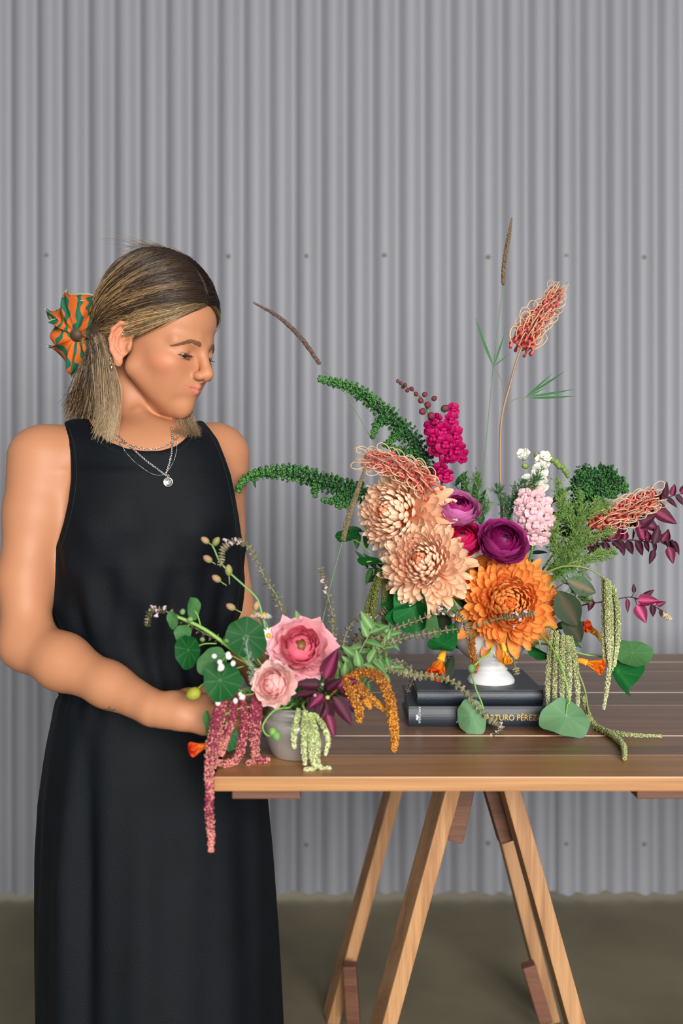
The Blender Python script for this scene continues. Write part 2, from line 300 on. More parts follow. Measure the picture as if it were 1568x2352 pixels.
for sg in (-1, 1):
    mb = MB(); a = np.linspace(0, 2*math.pi, 25); c = np.array([VX+sg*0.012, VY-0.0555, BT+0.064])
    if sg < 0: c = np.array([VX+0.008, VY-0.053, BT+0.060])
    else: c = np.array([VX+0.064, VY-0.004, BT+0.068])
    ring = np.stack([0.0115*np.cos(a), 0*a-0.002, 0.0115*np.sin(a)], -1)
    if sg > 0: ring = ring[:, [1, 0, 2]]
    mb.add(*tube(ring+c, 0.0019, 8, False)); scatter(mb, ICO2, [c+np.array([0, 0.003, 0.009])], np.array([[0.008, 0.006, 0.006]])); put('ring_handle', mb, m_white, wv)
SX, SY = P(682, 0, 1.415)[0], 1.415
sv = root('pewter_vase', 'small rounded silver pewter vase at the left front of the table', 'vase', (SX, SY, TZ+0.001))
prof = [(0, 0.001), (0.030, 0), (0.0335, 0.001), (0.037, 0.006), (0.043, 0.018), (0.0485, 0.032), (0.0505, 0.042), (0.0495, 0.05), (0.0455, 0.056), (0.0425, 0.0575), (0.0435, 0.0595), (0.042, 0.0615), (0.041, 0.066), (0.0425, 0.070), (0.0425, 0.0715), (0.0405, 0.071), (0.0395, 0.066), (0.04, 0.05), (0.035, 0.02), (0, 0.01)]
pr = np.array(prof); mb = MB(); v, f = lathe(smooth_path(np.c_[pr, np.zeros(len(pr))], 3)[:, :2], 64, (SX, SY, TZ+0.001)); mb.add(v, f); put('vase_body', mb, m_pewter, sv)
# ------------------------------------------------------------------ implicit surfaces for the figure
class Field:
    def __init__(s, xs, ys, zs):
        s.ax = [np.asarray(a, np.float32) for a in (xs, ys, zs)]; s.f = np.full([len(a) for a in s.ax], 0.2, np.float32)
    def sub(s, lo, hi):
        sl = []
        for a, l, h in zip(s.ax, lo, hi): sl.append(slice(max(int(np.searchsorted(a, l))-1, 0), min(int(np.searchsorted(a, h))+1, len(a))))
        g = [a[q] for a, q in zip(s.ax, sl)]
        return tuple(sl), g[0][:, None, None], g[1][None, :, None], g[2][None, None, :]
    def apply(s, lo, hi, fn, k=0.01, op='add'):
        m = 0.012+k; sl, X, Y, Z = s.sub(np.asarray(lo)-m, np.asarray(hi)+m)
        if any(q.stop <= q.start for q in sl): return
        a = s.f[sl]; b = fn(X, Y, Z).astype(np.float32)
        if op == 'add': h = np.maximum(k-np.abs(a-b), 0)/k; s.f[sl] = np.minimum(a, b)-h*h*k*0.25
        else: b = -b; h = np.maximum(k-np.abs(a-b), 0)/k; s.f[sl] = np.maximum(a, b)+h*h*k*0.25
    def cone(s, a, b, ra, rb, k=0.01, op='add'):
        a = np.asarray(a, float); b = np.asarray(b, float); r = max(ra, rb); ab = b-a; q = max(float(ab@ab), 1e-12)
        def fn(X, Y, Z):
            t = np.clip(((X-a[0])*ab[0]+(Y-a[1])*ab[1]+(Z-a[2])*ab[2])/q, 0, 1)
            return np.sqrt((X-a[0]-t*ab[0])**2+(Y-a[1]-t*ab[1])**2+(Z-a[2]-t*ab[2])**2)-(ra+(rb-ra)*t)
        s.apply(np.minimum(a, b)-r, np.maximum(a, b)+r, fn, k, op)
    def ell(s, c, r, rot=None, k=0.01, op='add'):
        c = np.asarray(c, float); r = np.asarray(r, float); Q = np.eye(3) if rot is None else np.asarray(rot)      # columns = axes
        def fn(X, Y, Z):
            d = (X-c[0], Y-c[1], Z-c[2]); p = [d[0]*Q[0][i]+d[1]*Q[1][i]+d[2]*Q[2][i] for i in range(3)]
            k0 = np.sqrt((p[0]/r[0])**2+(p[1]/r[1])**2+(p[2]/r[2])**2); k1 = np.sqrt((p[0]/r[0]**2)**2+(p[1]/r[1]**2)**2+(p[2]/r[2]**2)**2)+1e-9
            return k0*(k0-1)/k1
        e = np.sqrt((Q**2)@(r**2)); s.apply(c-e, c+e, fn, k, op)
    def chain(s, pts, rad, k=0.006):
        for i in range(len(pts)-1): s.cone(pts[i], pts[i+1], rad[i], rad[i+1], k)
    def mesh(s, relax=1):
        f = s.f; S = f < 0; n = S.shape; c = np.zeros([q-1 for q in n], np.int8)
        for i in (0, 1):
            for j in (0, 1):
                for k in (0, 1): c += S[i:n[0]-1+i, j:n[1]-1+j, k:n[2]-1+k]
        I = np.argwhere((c > 0) & (c < 8)); idx = np.full(c.shape, -1, np.int32); idx[tuple(I.T)] = np.arange(len(I))
        acc = np.zeros((len(I), 3)); cnt = np.zeros(len(I)); cor = [(i, j, k) for i in (0, 1) for j in (0, 1) for k in (0, 1)]
        val = {q: f[I[:, 0]+q[0], I[:, 1]+q[1], I[:, 2]+q[2]] for q in cor}
        for a in cor:
            for d in range(3):
                if a[d]: continue
                b = list(a); b[d] = 1; b = tuple(b); va, vb = val[a], val[b]; m = (va < 0) != (vb < 0); t = np.where(m, va/np.where(m, va-vb, 1), 0)
                for x in range(3):
                    lo = s.ax[x][I[:, x]+a[x]]; hi = s.ax[x][I[:, x]+b[x]]; acc[:, x] += np.where(m, lo+(hi-lo)*t, 0)
                cnt += m
        V = acc/cnt[:, None]; Fs = []
        for d in range(3):
            o = [q for q in range(3) if q != d]; A = [slice(None)]*3; B = [slice(None)]*3; A[d] = slice(0, -1); B[d] = slice(1, None)
            for q in o: A[q] = slice(1, -1); B[q] = slice(1, -1)
            sa, sb = S[tuple(A)], S[tuple(B)]; E = np.argwhere(sa != sb); inside = sa[tuple(E.T)]
            for q in o: E[:, q] += 1
            def cell(u, v): e = E.copy(); e[:, o[0]] -= u; e[:, o[1]] -= v; return idx[tuple(e.T)]
            q = np.stack([cell(1, 1), cell(0, 1), cell(0, 0), cell(1, 0)], -1)
            if d == 1: q = q[:, ::-1]
            q = np.where(inside[:, None], q, q[:, ::-1]); Fs.append(q)
        Q = np.concatenate(Fs)
        for _ in range(relax):
            a = np.zeros_like(V); c = np.zeros(len(V))
            for i in range(4):
                np.add.at(a, Q[:, i], V[Q[:, (i+1) % 4]]); np.add.at(c, Q[:, i], 1)
            V = V*0.5+0.5*a/c[:, None]
        return V, Q
def axis_steps(segs):
    out = [segs[0][0]]
    for (a, b, h) in segs: n = max(int(round((b-a)/h)), 1); out += list(np.linspace(a, b, n+1)[1:])
    return np.array(out)
# ------------------------------------------------------------------ the woman
YAW, PIT, HS = math.radians(63), math.radians(14), 1.05
fw = np.array([math.sin(YAW)*math.cos(PIT), -math.cos(YAW)*math.cos(PIT), -math.sin(PIT)]); lf = np.array([math.cos(YAW), math.sin(YAW), 0.0]); up = np.cross(fw, lf)
HR = np.stack([fw, lf, up], 1)
HC = P(360, 794, 1.655)
def H(x, y, z): return HC+HR@(np.array([x, y, z])*HS)
BY = 1.640                                       # depth of the trunk's axis
# trunk profile from the outline: (z, left x, right x, half depth, axis depth)
prof = []
for (py, xl, xr, b) in ((1010, 150, 500, .060), (1040, 128, 530, .075), (1090, 118, 548, .092), (1150, 112, 556, .105), (1210, 112, 558, .115), (1290, 113, 558, .118), (1335, 119, 555, .114), (1406, 136, 548, .106), (1454, 151, 538, .102), (1500, 156, 532, .102), (1560, 150, 534, .106), (1612, 135, 532, .110), (1660, 125, 538, .114), (1700, 118, 560, .119), (1750, 112, 588, .125), (1830, 104, 613, .13), (1950, 100, 624, .137), (2150, 98, 637, .15), (2352, 97, 648, .165), (2700, 92, 668, .185), (2790, 92, 672, .19)):
    prof.append((CAMZ-(py-HOR)*BY/F, (xl-784)*BY/F, (xr-784)*BY/F, b))
prof = np.array(prof[::-1]); TYAW = math.radians(14)
def trunk(inset, folds=0.0):
    cy, sn = math.cos(TYAW), math.sin(TYAW)
    def fn(X, Y, Z):
        z = Z.ravel(); xl, xr, b = (np.interp(z, prof[:, 0], prof[:, i]) for i in (1, 2, 3)); cx = (xl+xr)/2; ins = inset*np.interp(z, [0.95, 1.02], [2.2, 1.0]) if inset else 0; a = (xr-xl)/2-ins; b = b-ins
        a, b, cx = (q[None, None, :] for q in (a, b, cx)); dx = X-cx; dy = Y-BY; u = dx*cy+dy*sn; v = -dx*sn+dy*cy
        # keep the outline width although the section is turned
        a2 = np.sqrt(np.maximum(a*a-(b*sn)**2, 1e-4))/cy; rho = np.sqrt((u/a2)**2+(v/b)**2)+1e-6; d = (rho-1)*np.minimum(a2, b)*np.maximum(1.0, 0.9/np.maximum(rho, .5))+1.3*np.maximum(Z-(zt-0.035), 0)
        if folds:
            th = np.arctan2(v/b, u/a2); zz = Z+0*th
            low = np.clip((0.86-zz)/0.25, 0, 1); d = d+folds*low*(0.010*np.exp(-((th+2.22)/0.10)**2)-0.006*np.exp(-((th+2.42)/0.12)**2)-0.003*np.exp(-((th+2.05)/0.12)**2)+0.0022*np.sin(th*9+zz*4)+0.0015*np.sin(th*17-zz*6))
            mid = np.clip(1-np.abs(zz-1.02)/0.14, 0, 1); d = d+folds*mid*(0.0042*np.sin(th*11+zz*16)+0.0022*np.sin(th*19-zz*22))
            wst = np.exp(-((zz-0.905)/0.05)**2); d = d+folds*wst*(0.0025*np.sin(th*23+zz*30))
            up_ = np.clip(1-np.abs(zz-1.14)/0.12, 0, 1); d = d+folds*up_*(0.0036*np.sin(th*7-zz*34+1.0)+0.0022*np.sin(th*13+zz*45))
            d = d+folds*0.0028*np.exp(-((zz-0.872)/0.004)**2)
        return d
    return fn
XF = axis_steps([(-0.60, -0.425, 0.004), (-0.425, -0.11, 0.0018), (-0.11, 0.06, 0.004)])
YF = axis_steps([(1.36, 1.42, 0.0026), (1.42, 1.515, 0.0026), (1.515, 1.60, 0.0017), (1.60, 1.76, 0.0024), (1.76, 1.88, 0.005)])
ZF = axis_steps([(-0.01, 0.80, 0.009), (0.80, 0.94, 0.0026), (0.94, 1.30, 0.004), (1.30, 1.335, 0.0022), (1.335, 1.46, 0.0016), (1.46, 1.62, 0.003)])
B = Field(XF, YF, ZF)
zt = CAMZ-(1035-HOR)*BY/F
B.apply((-0.54, 1.44, 0.55), (-0.06, 1.84, zt+0.03), trunk(0.011), 0.02)
B.f[:, :, B.ax[2] < 0.56] = 0.2
# shoulders, upper chest, neck
SL = P(92, 1052, 1.600); SR = P(508, 1045, 1.700)
NB = P(312, 1000, 1.672); NT = H(-0.036, 0, -0.058)
B.cone(P(130, 1062, 1.615), P(490, 1052, 1.69), 0.050, 0.048, 0.03)
B.cone(P(160, 1035, 1.635), NB+np.array([-0.015, 0, 0.004]), 0.035, 0.043, 0.03)
B.cone(P(480, 1028, 1.70), NB+np.array([0.012, 0.01, -0.008]), 0.034, 0.038, 0.03)
B.ell(P(330, 1080, 1.63), (0.135, 0.085, 0.085), None, 0.03)
B.cone(NB+np.array([0, 0.004, -0.02]), NT, 0.047, 0.043, 0.015)
B.cone(NB+np.array([-0.005, 0.01, 0.0]), NT+np.array([-0.015, 0.012, 0.0]), 0.046, 0.044, 0.02)
# collar bones and the neck's tendon
c0 = P(372, 1018, 1.578); B.cone(c0, P(300, 1018, 1.585), 0.006, 0.004, 0.014); B.cone(c0+np.array([.012, 0, 0]), P(445, 1002, 1.61), 0.006, 0.004, 0.014)
B.cone(P(320, 950, 1.628), P(372, 1014, 1.596), 0.004, 0.005, 0.03)
# arms
EL, WLt = P(62, 1478, 1.540), P(352, 1627, 1.425)
B.cone(SL, P(80, 1180, 1.585), 0.0515, 0.0460, 0.03); B.cone(P(80, 1180, 1.585), P(58, 1330, 1.565), 0.0460, 0.0405, 0.02); B.cone(P(58, 1330, 1.565), EL, 0.0405, 0.0370, 0.02)
m1 = EL+(WLt-EL)*0.30; m2 = EL+(WLt-EL)*0.66
B.cone(EL, m1, 0.0385, 0.0405, 0.025); B.cone(m1, m2, 0.0405, 0.0300, 0.02); B.cone(m2, WLt, 0.0300, 0.0205, 0.02)
B.cone(WLt, m2+np.array([0, 0.012, 0]), 0.0195, 0.024, 0.02)
ER = P(552, 1440, 1.715); WR = P(640, 1640, 1.52)
B.cone(SR, P(502, 1200, 1.715), 0.0450, 0.0400, 0.03); B.cone(P(502, 1200, 1.715), ER, 0.0385, 0.0305, 0.02); B.cone(ER, ER+(WR-ER)*0.35, 0.0305, 0.031, 0.02); B.cone(ER+(WR-ER)*0.35, WR, 0.031, 0.021, 0.02)
# right hand cupping the pewter vase from its left side
hx = nrm(P(470, 1648, 1.405)-WLt); K0 = WLt+hx*0.012
knk = [P(468, 1612, 1.425), P(474, 1633, 1.412), P(474, 1654, 1.403), P(468, 1672, 1.398)]
for q, r in zip(knk, (0.0125, 0.0125, 0.012, 0.011)): B.cone(K0+(q-WLt)*0.10, q, 0.0165, r, 0.012)
B.cone(WLt, K0+hx*0.03, 0.020, 0.021, 0.015)
tips = [[(515, 1608, 1.437), (552, 1614, 1.452), (580, 1622, 1.462)], [(522, 1632, 1.408), (563, 1640, 1.401), (592, 1648, 1.399)], [(520, 1656, 1.396), (560, 1664, 1.384), (590, 1670, 1.374)], [(510, 1677, 1.390), (545, 1686, 1.376), (572, 1692, 1.364)]]
for q, t, r in zip(knk, tips, (0.0088, 0.0090, 0.0086, 0.0076)):
    pp = [q]+[P(*u) for u in t]; B.chain(pp, [r*1.18, r*1.05, r*0.95, r*0.78], 0.003)
th = [WLt+hx*0.03+np.array([0, 0.008, 0.012]), P(430, 1606, 1.455), P(478, 1590, 1.470), P(520, 1588, 1.474), P(548, 1594, 1.474)]
B.chain(th, [0.016, 0.015, 0.0115, 0.0105, 0.008], 0.008)
# left hand behind the vase, fingers along it
hl = nrm(np.array([SX+0.03, SY+0.085, TZ+0.05])-WR); kb = WR+hl*0.05
for i in range(4):
    o = np.array([0.0, 0.004, 0.018-0.0145*i]); q = kb+o; B.cone(WR+hl*0.008, q, 0.016, 0.011, 0.01)
    e = [q, q+np.array([0.012, -0.014, -0.003]), q+np.array([0.008, -0.030, -0.006]), q+np.array([-0.004, -0.041, -0.008])] if i else [q, q+np.array([0.014, -0.012, 0]), q+np.array([0.012, -0.026, 0.002]), q+np.array([0.0, -0.036, 0.0])]
    B.chain(e, [0.0095, 0.009, 0.0082, 0.007], 0.003)
B.chain([WR+hl*0.02, WR+hl*0.03+np.array([-0.018, -0.010, 0.012]), WR+hl*0.05+np.array([-0.026, -0.022, 0.014])], [0.013, 0.011, 0.009], 0.006)
# legs and feet under the skirt
for sx_ in (-0.075, 0.075):
    cx = -0.30+sx_; B.cone((cx*1.0, BY, 0.70), (cx, BY-0.01, 0.44), 0.058, 0.048, 0.03); B.cone((cx, BY-0.01, 0.44), (cx, BY+0.02, 0.09), 0.054, 0.036, 0.02)
    B.cone((cx, BY+0.045, 0.030), (cx+0.02, BY-0.14, 0.024), 0.030, 0.024, 0.03)
# head
def he(c, r, k=0.012, op='add', rot=None): B.ell(H(*c), np.array(r)*HS, HR if rot is None else HR@rot, k, op)
def hc(a, b, ra, rb, k=0.008, op='add'): B.cone(H(*a), H(*b), ra*HS, rb*HS, k, op)
he((-0.010, 0, 0.040), (0.092, 0.071, 0.078), 0.01); he((0.031, 0, 0.045), (0.058, 0.060, 0.052), 0.02)
he((0.032, 0, -0.012), (0.052, 0.057, 0.062), 0.02); he((0.045, 0, -0.045), (0.042, 0.044, 0.045), 0.02)
for s_ in (-1, 1):
    he((0.052, s_*0.040, -0.020), (0.027, 0.022, 0.019), 0.022)
    hc((0.006, s_*0.050, -0.040), (0.052, s_*0.020, -0.0735), 0.0150, 0.0105, 0.028)
    hc((0.0825, s_*0.012, 0.0165), (0.068, s_*0.044, 0.0145), 0.0070, 0.0060, 0.018)
    he((0.056, s_*0.026, -0.042), (0.019, 0.016, 0.020), 0.02)
he((0.070, 0, -0.052), (0.022, 0.022, 0.021), 0.016); he((0.0665, 0, -0.079), (0.0155, 0.0145, 0.0120), 0.016)
hc((0.035, 0, -0.080), (0.072, 0, -0.086), 0.018, 0.012, 0.02)
for s_ in (-1, 1): he((0.0935, s_*0.031, -0.001), (0.012, 0.0150, 0.0090), 0.014, 'sub')
hc((0.0865, 0, 0.010), (0.1020, 0, -0.0190), 0.0068, 0.0082, 0.012); he((0.1052, 0, -0.0258), (0.0105, 0.0098, 0.0088), 0.007); hc((0.104, 0, -0.032), (0.092, 0, -0.040), 0.006, 0.005, 0.006)
for s_ in (-1, 1):
    he((0.098, s_*0.0110, -0.0310), (0.0095, 0.0058, 0.0068), 0.005); he((0.1015, s_*0.0058, -0.0385), (0.0048, 0.0026, 0.0030), 0.002, 'sub')
    e = (0.0695, s_*0.031, -0.0005); he(e, (0.0142, 0.0150, 0.0140), 0.004)
    he((0.0835, s_*0.0315, -0.0050), (0.0078, 0.0125, 0.0029), 0.0012, 'sub')
hc((0.0935, 0, -0.0488), (0.0810, -0.0245, -0.0508), 0.0036, 0.0018, 0.004); hc((0.0935, 0, -0.0488), (0.0810, 0.0245, -0.0508), 0.0036, 0.0018, 0.004)
hc((0.0915, 0, -0.0562), (0.0805, -0.0225, -0.0515), 0.0038, 0.0018, 0.004); hc((0.0915, 0, -0.0562), (0.0805, 0.0225, -0.0515), 0.0038, 0.0018, 0.004)
for s_ in (-1, 1): hc((0.0978, 0, -0.0526), (0.0825, s_*0.0240, -0.0508), 0.0014, 0.0008, 0.0015, 'sub')
# ears
for s_ in (-1, 1):
    a = -0.40*s_; er = np.array([[math.cos(a), -math.sin(a), 0], [math.sin(a), math.cos(a), 0], [0, 0, 1]]); q = lambda x, y, z: tuple(np.array([-0.005, s_*0.071, -0.006])+er@np.array([x, s_*y, z]))
    he(q(-0.004, 0.004, 0.002), (0.0175, 0.0050, 0.0270), 0.005, 'add', er)
    he(q(0.001, 0.0095, -0.001), (0.0105, 0.0060, 0.0165), 0.004, 'sub', er)
    pts = [(0.010, 0.005, 0.008), (0.0125, 0.0075, 0.020), (0.004, 0.0095, 0.0295), (-0.009, 0.0100, 0.0285), (-0.0185, 0.0100, 0.017), (-0.0200, 0.0095, 0.001), (-0.0150, 0.0080, -0.015), (-0.006, 0.006, -0.026)]
    B.chain([H(*q(*p)) for p in pts], [0.0026, 0.0030, 0.0032, 0.0034, 0.0034, 0.0032, 0.0032, 0.0040], 0.003)
    B.chain([H(*q(*p)) for p in [(-0.002, 0.007, 0.020), (-0.0105, 0.0075, 0.008), (-0.0100, 0.007, -0.008), (-0.001, 0.0065, -0.0165)]], [0.0018, 0.0024, 0.0024, 0.002], 0.003)
    he(q(-0.0025, 0.0050, -0.0300), (0.0070, 0.0040, 0.0080), 0.005, 'add', er); he(q(0.0100, 0.0060, -0.0050), (0.0035, 0.0032, 0.0060), 0.004, 'add', er)
V, Q = B.mesh(2); del B
# skin colour by place: lips, cheeks, brows, knuckles
L = (V-HC)@HR/HS; skin = np.array(s2l((180, 124, 90))); col = np.repeat(skin[None], len(V), 0)
def mixc(mask, c): global col; m = np.clip(mask, 0, 1)[:, None]; col = col*(1-m)+np.array(s2l(c))*m
hd = (L[:, 2] > -0.12) & (np.abs(L[:, 1]) < 0.09) & (V[:, 2] > 1.29)
def blob(c, r, p=2.0): return np.where(hd, np.exp(-((((L-np.array(c))/np.array(r))**2).sum(1))**(p/2)), 0)
mixc(0.36*(blob((0.055, -0.05, -0.024), (0.028, 0.03, 0.016))+blob((0.055, 0.05, -0.024), (0.028, 0.03, 0.016))), (214, 122, 98))
mixc(0.35*blob((0.108, 0, -0.028), (0.014, 0.014, 0.012)), (212, 120, 92))
mixc(0.45*blob((-0.015, -0.085, -0.006), (0.03, 0.016, 0.036), 4), (212, 128, 98))
ly = np.clip(1-(np.abs(L[:, 1])/0.0258)**2, 0, 1)
lip = np.where(hd & (L[:, 0] > 0.074), np.clip((0.0012+0.0062*ly-np.abs(L[:, 2]+0.0532+0.0008-1.6*np.abs(L[:, 1])**1.5))/0.0016, 0, 1), 0)*(np.abs(L[:, 1]) < 0.025)
mixc(0.55*lip, (192, 104, 94))
for s_ in (-1, 1):
    mixc(0.30*blob((0.078, s_*0.032, 0.0), (0.012, 0.020, 0.010), 3), (186, 122, 94))
mixc(0.7*blob((0.066, -0.022, -0.084), (0.0016, 0.0016, 0.0016), 4), (120, 70, 50)); mixc(0.6*blob((0.04, -0.05, -0.05), (0.001, 0.004, 0.001), 4), (120, 70, 50))
m_skin = mat('skin', (255, 255, 255), rough=0.5, attr=True, sss=0.12, bump=0.08, bump_s=900, spec=0.32)
person = root('person', 'blonde-streaked woman in a long sleeveless black dress looking down at the flowers', 'person', (-0.30, BY, 0))
bm_ = MB(); bm_.add(V, Q, 0, col); body = put('body', bm_, m_skin, person)
# star tattoo on the forearm: fine ink lines lying on the skin
m_ink = mat('tattoo_ink', (84, 74, 62), rough=0.6)
from mathutils.bvhtree import BVHTree
bvh = BVHTree.FromPolygons([tuple(v) for v in V], [tuple(q) for q in Q])
CAMP = Vector((0, 0, CAMZ))
def on_skin(px, py, lift=0.0006):
    d = Vector(P(px, py, 1.0))-CAMP; d.normalize(); h = bvh.ray_cast(CAMP, d)
    if h[0] is None: return None
    return np.array(h[0]+h[1]*lift)
tm = MB(); star = []
for i in range(11):
    a = math.pi/2+i*math.pi/5; r = 12 if i % 2 == 0 else 4.5; star.append((252+r*1.15*math.cos(a), 1632-r*0.85*math.sin(a)))
sp = [on_skin(*q) for q in star]
if all(q is not None for q in sp):
    tm.add(*tube(np.array(sp), 0.0005, 4)); tm.add(*tube(np.array([on_skin(236, 1634), on_skin(252, 1631), on_skin(270, 1636)]), 0.0004, 4)); put('tattoo', tm, m_ink, person)
# finger nails are left to the finger shapes; eyes
m_eye = mat('eye_white', (205, 195, 188), rough=0.15); m_iris = mat('iris', (74, 56, 42), rough=0.1, coat=1.0); m_lash = mat('lashes_and_brows', (46, 30, 22), rough=0.7); m_brow = mat('brow_hair', (124, 86, 58), rough=0.8)
for s_ in (-1, 1):
    mb = MB(); c = H(0.0693, s_*0.031, -0.0008); scatter(mb, ICO2, [c], [0.0128*HS]); o = put('eye', mb, m_eye, person)
    gz = nrm(HR@np.array([0.86, 0.0, -0.36])); b_ = basis_z(gz); v, f = lathe([(0, 0.0134*HS), (0.003, 0.0133*HS), (0.0052, 0.0127*HS), (0.0058, 0.0119*HS)], 20); mi = MB(); mi.add(v@b_.T+c, f[:, ::-1]); put('iris', mi, m_iris, o)
    v, f = lathe([(0, 0.0137*HS), (0.0022, 0.01355*HS), (0.0024, 0.0130*HS)], 16); mi = MB(); mi.add(v@b_.T+c, f[:, ::-1]); put('pupil', mi, mat('pupil', (8, 8, 8), rough=0.1), o)
    P_ = []; n = 26
    for i in range(n):
        t = i/(n-1); y = s_*(0.0205+0.0235*t); x = 0.0842-0.0085*t**1.6; z = -0.0028-0.0018*t; a = H(x, y, z); dr = nrm(HR@np.array([1.0, s_*(t-0.35)*0.9, -0.55])); l_ = 0.0075+0.003*math.sin(t*3)
        P_.append([a+dr*l_*u+up*0.0035*u*u for u in (0, .33, .66, 1)])
    n2 = 14
    for i in range(n2):
        t = i/(n2-1); a = H(0.0826-0.0080*t**1.6, s_*(0.0225+0.0205*t), -0.0082); dr = nrm(HR@np.array([0.9, s_*(t-0.35)*0.8, -0.8])); P_.append([a+dr*0.0045*u for u in (0, .33, .66, 1)])
    mb = MB(); v, f, _ = tubes(np.array(P_), np.array([0.00042, 0.00036, 0.00026, 0.0001])); mb.add(v, f); put('eyelashes', mb, m_lash, person, kind='stuff')
    P_ = []
    for i in range(300):
        t = R.random()**1.15; y = s_*(0.0105+0.0335*t); zc = 0.0150+0.0035*math.sin(min(t*1.6, 1)*math.pi*0.5)-0.0125*max(t-0.40, 0)/0.6
        wd = 0.0032*(1-0.6*t); hit = None; o_ = Vector(H(0.13, y*1.15, zc+R.uniform(-wd, wd))); h = bvh.ray_cast(o_, Vector(-fw))
        if h[0] is None or (np.array(h[0])-np.array(o_))@(-fw) > 0.075: continue
        a = np.array(h[0])+np.array(h[1])*0.0002; nn = np.array(h[1]); dr = nrm(HR@np.array([-0.25, s_*1.0, 0.55*(1-1.6*t)])); dr = nrm(dr-nn*np.dot(dr, nn)*0.9); P_.append([a+dr*0.0065*u+nn*0.0006*math.sin(u*3.1) for u in (0, .33, .66, 1)])
    mb = MB(); v, f, _ = tubes(np.array(P_), np.array([0.00022, 0.00022, 0.00018, 0.00008])); mb.add(v, f); put('eyebrow', mb, m_brow, person, kind='stuff')
# ------------------------------------------------------------------ the dress
XD = axis_steps([(-0.56, -0.02, 0.0040)]); YD = axis_steps([(1.42, 1.86, 0.0046)]); ZD = axis_steps([(0.0, 0.70, 0.007), (0.70, 1.32, 0.0036)])
D = Field(XD, YD, ZD)
D.apply((-0.56, 1.42, 0.03), (-0.02, 1.86, zt+0.03), trunk(0.0, 1.0), 0.02)
g = 0.0075
D.cone(P(130, 1062, 1.615), P(500, 1052, 1.69), 0.050+g, 0.048+g, 0.03)
D.cone(P(160, 1035, 1.635), NB+np.array([-0.015, 0, 0.004]), 0.035+g, 0.043+g, 0.03)
D.cone(P(480, 1028, 1.70), NB+np.array([0.012, 0.01, -0.008]), 0.034+g, 0.038+g, 0.03)
D.ell(P(330, 1080, 1.63), (0.135+g, 0.085+g, 0.085+g), None, 0.03)
# bust
D.ell(P(262, 1185, 1.575), (0.066, 0.052, 0.062), None, 0.05); D.ell(P(430, 1180, 1.60), (0.062, 0.052, 0.062), None, 0.05)
Xg, Yg, Zg = D.ax[0][:, None, None], D.ax[1][None, :, None], D.ax[2][None, None, :]
PX = 784+Xg*F/Yg; PYg = HOR-(Zg-CAMZ)*F/Yg+0*Xg; PX = PX+0*PYg; sc_ = Yg/F
xL = np.interp(PYg, [930, 960, 975, 1010, 1050, 1100, 1150, 1200, 1240, 1270, 1288, 1300, 1310], [140, 145, 148, 158, 162, 163, 157, 146, 134, 121, 108, 80, 0])
xR = np.interp(PYg, [930, 962, 985, 1010, 1050, 1090, 1140, 1180, 1240, 1270, 1300], [440, 462, 482, 500, 516, 530, 540, 547, 556, 575, 800])
back = np.clip((Yg-1.665)/0.04, 0, 1)
yN = np.interp(PX, [150, 190, 203, 222, 250, 290, 330, 370, 405, 425, 440, 452, 470], [900, 935, 962, 992, 1014, 1030, 1036, 1035, 1024, 1008, 985, 962, 900])-back*75
cut = np.maximum(np.maximum((xL-PX)*sc_, (PX-xR)*sc_), (yN-PYg)*sc_*0.8).astype(np.float32)
D.f = np.maximum(D.f, np.where(PYg < 1320, cut, -1)).astype(np.float32)
D.f = np.maximum(D.f, (0.075-Zg).astype(np.float32))
Vd, Qd = D.mesh(2); del D, PX, PYg, xL, xR, yN, cut
m_dress = mat('black_linen', (6, 11, 17), rough=0.7, noise_s=14, noise_a=0.22, bump=0.35, bump_s=420, sheen=0.0, spec=0.18)
mb = MB(); mb.add(Vd, Qd); put('dress', mb, m_dress, person)
bvd = BVHTree.FromPolygons([tuple(v) for v in Vd]+[tuple(v) for v in V], [tuple(q) for q in Qd]+[tuple(q+len(Vd)) for q in Q])
def on_dress(px, py, lift=0.0015):
    d = Vector(P(px, py, 1.0))-CAMP; d.normalize(); h = bvd.ray_cast(CAMP, d); return np.array(h[0]+h[1]*lift) if h[0] is not None else P(px, py, 1.58)
# stitched hems along neckline and armholes
m_stitch = mat('hem_stitching', (10, 15, 20), rough=0.9)
for pts in ([(214, 1003), (246, 1026), (288, 1043), (332, 1050), (374, 1048), (410, 1036), (432, 1018), (452, 988)], [(160, 985), (171, 1030), (176, 1090), (170, 1150), (156, 1210), (140, 1262)], [(470, 985), (490, 1012), (516, 1080), (533, 1160), (543, 1230)]):
    q = smooth_path([on_dress(x, y, 0.0004) for x, y in pts], 10); q = q[:, :]; q = np.array([on_dress(784+p[0]*F/p[1], HOR-(p[2]-CAMZ)*F/p[1], 0.0002) for p in q]); mb = MB(); mb.add(*tube(q, 0.0007, 5)); put('seam', mb, m_stitch, person)
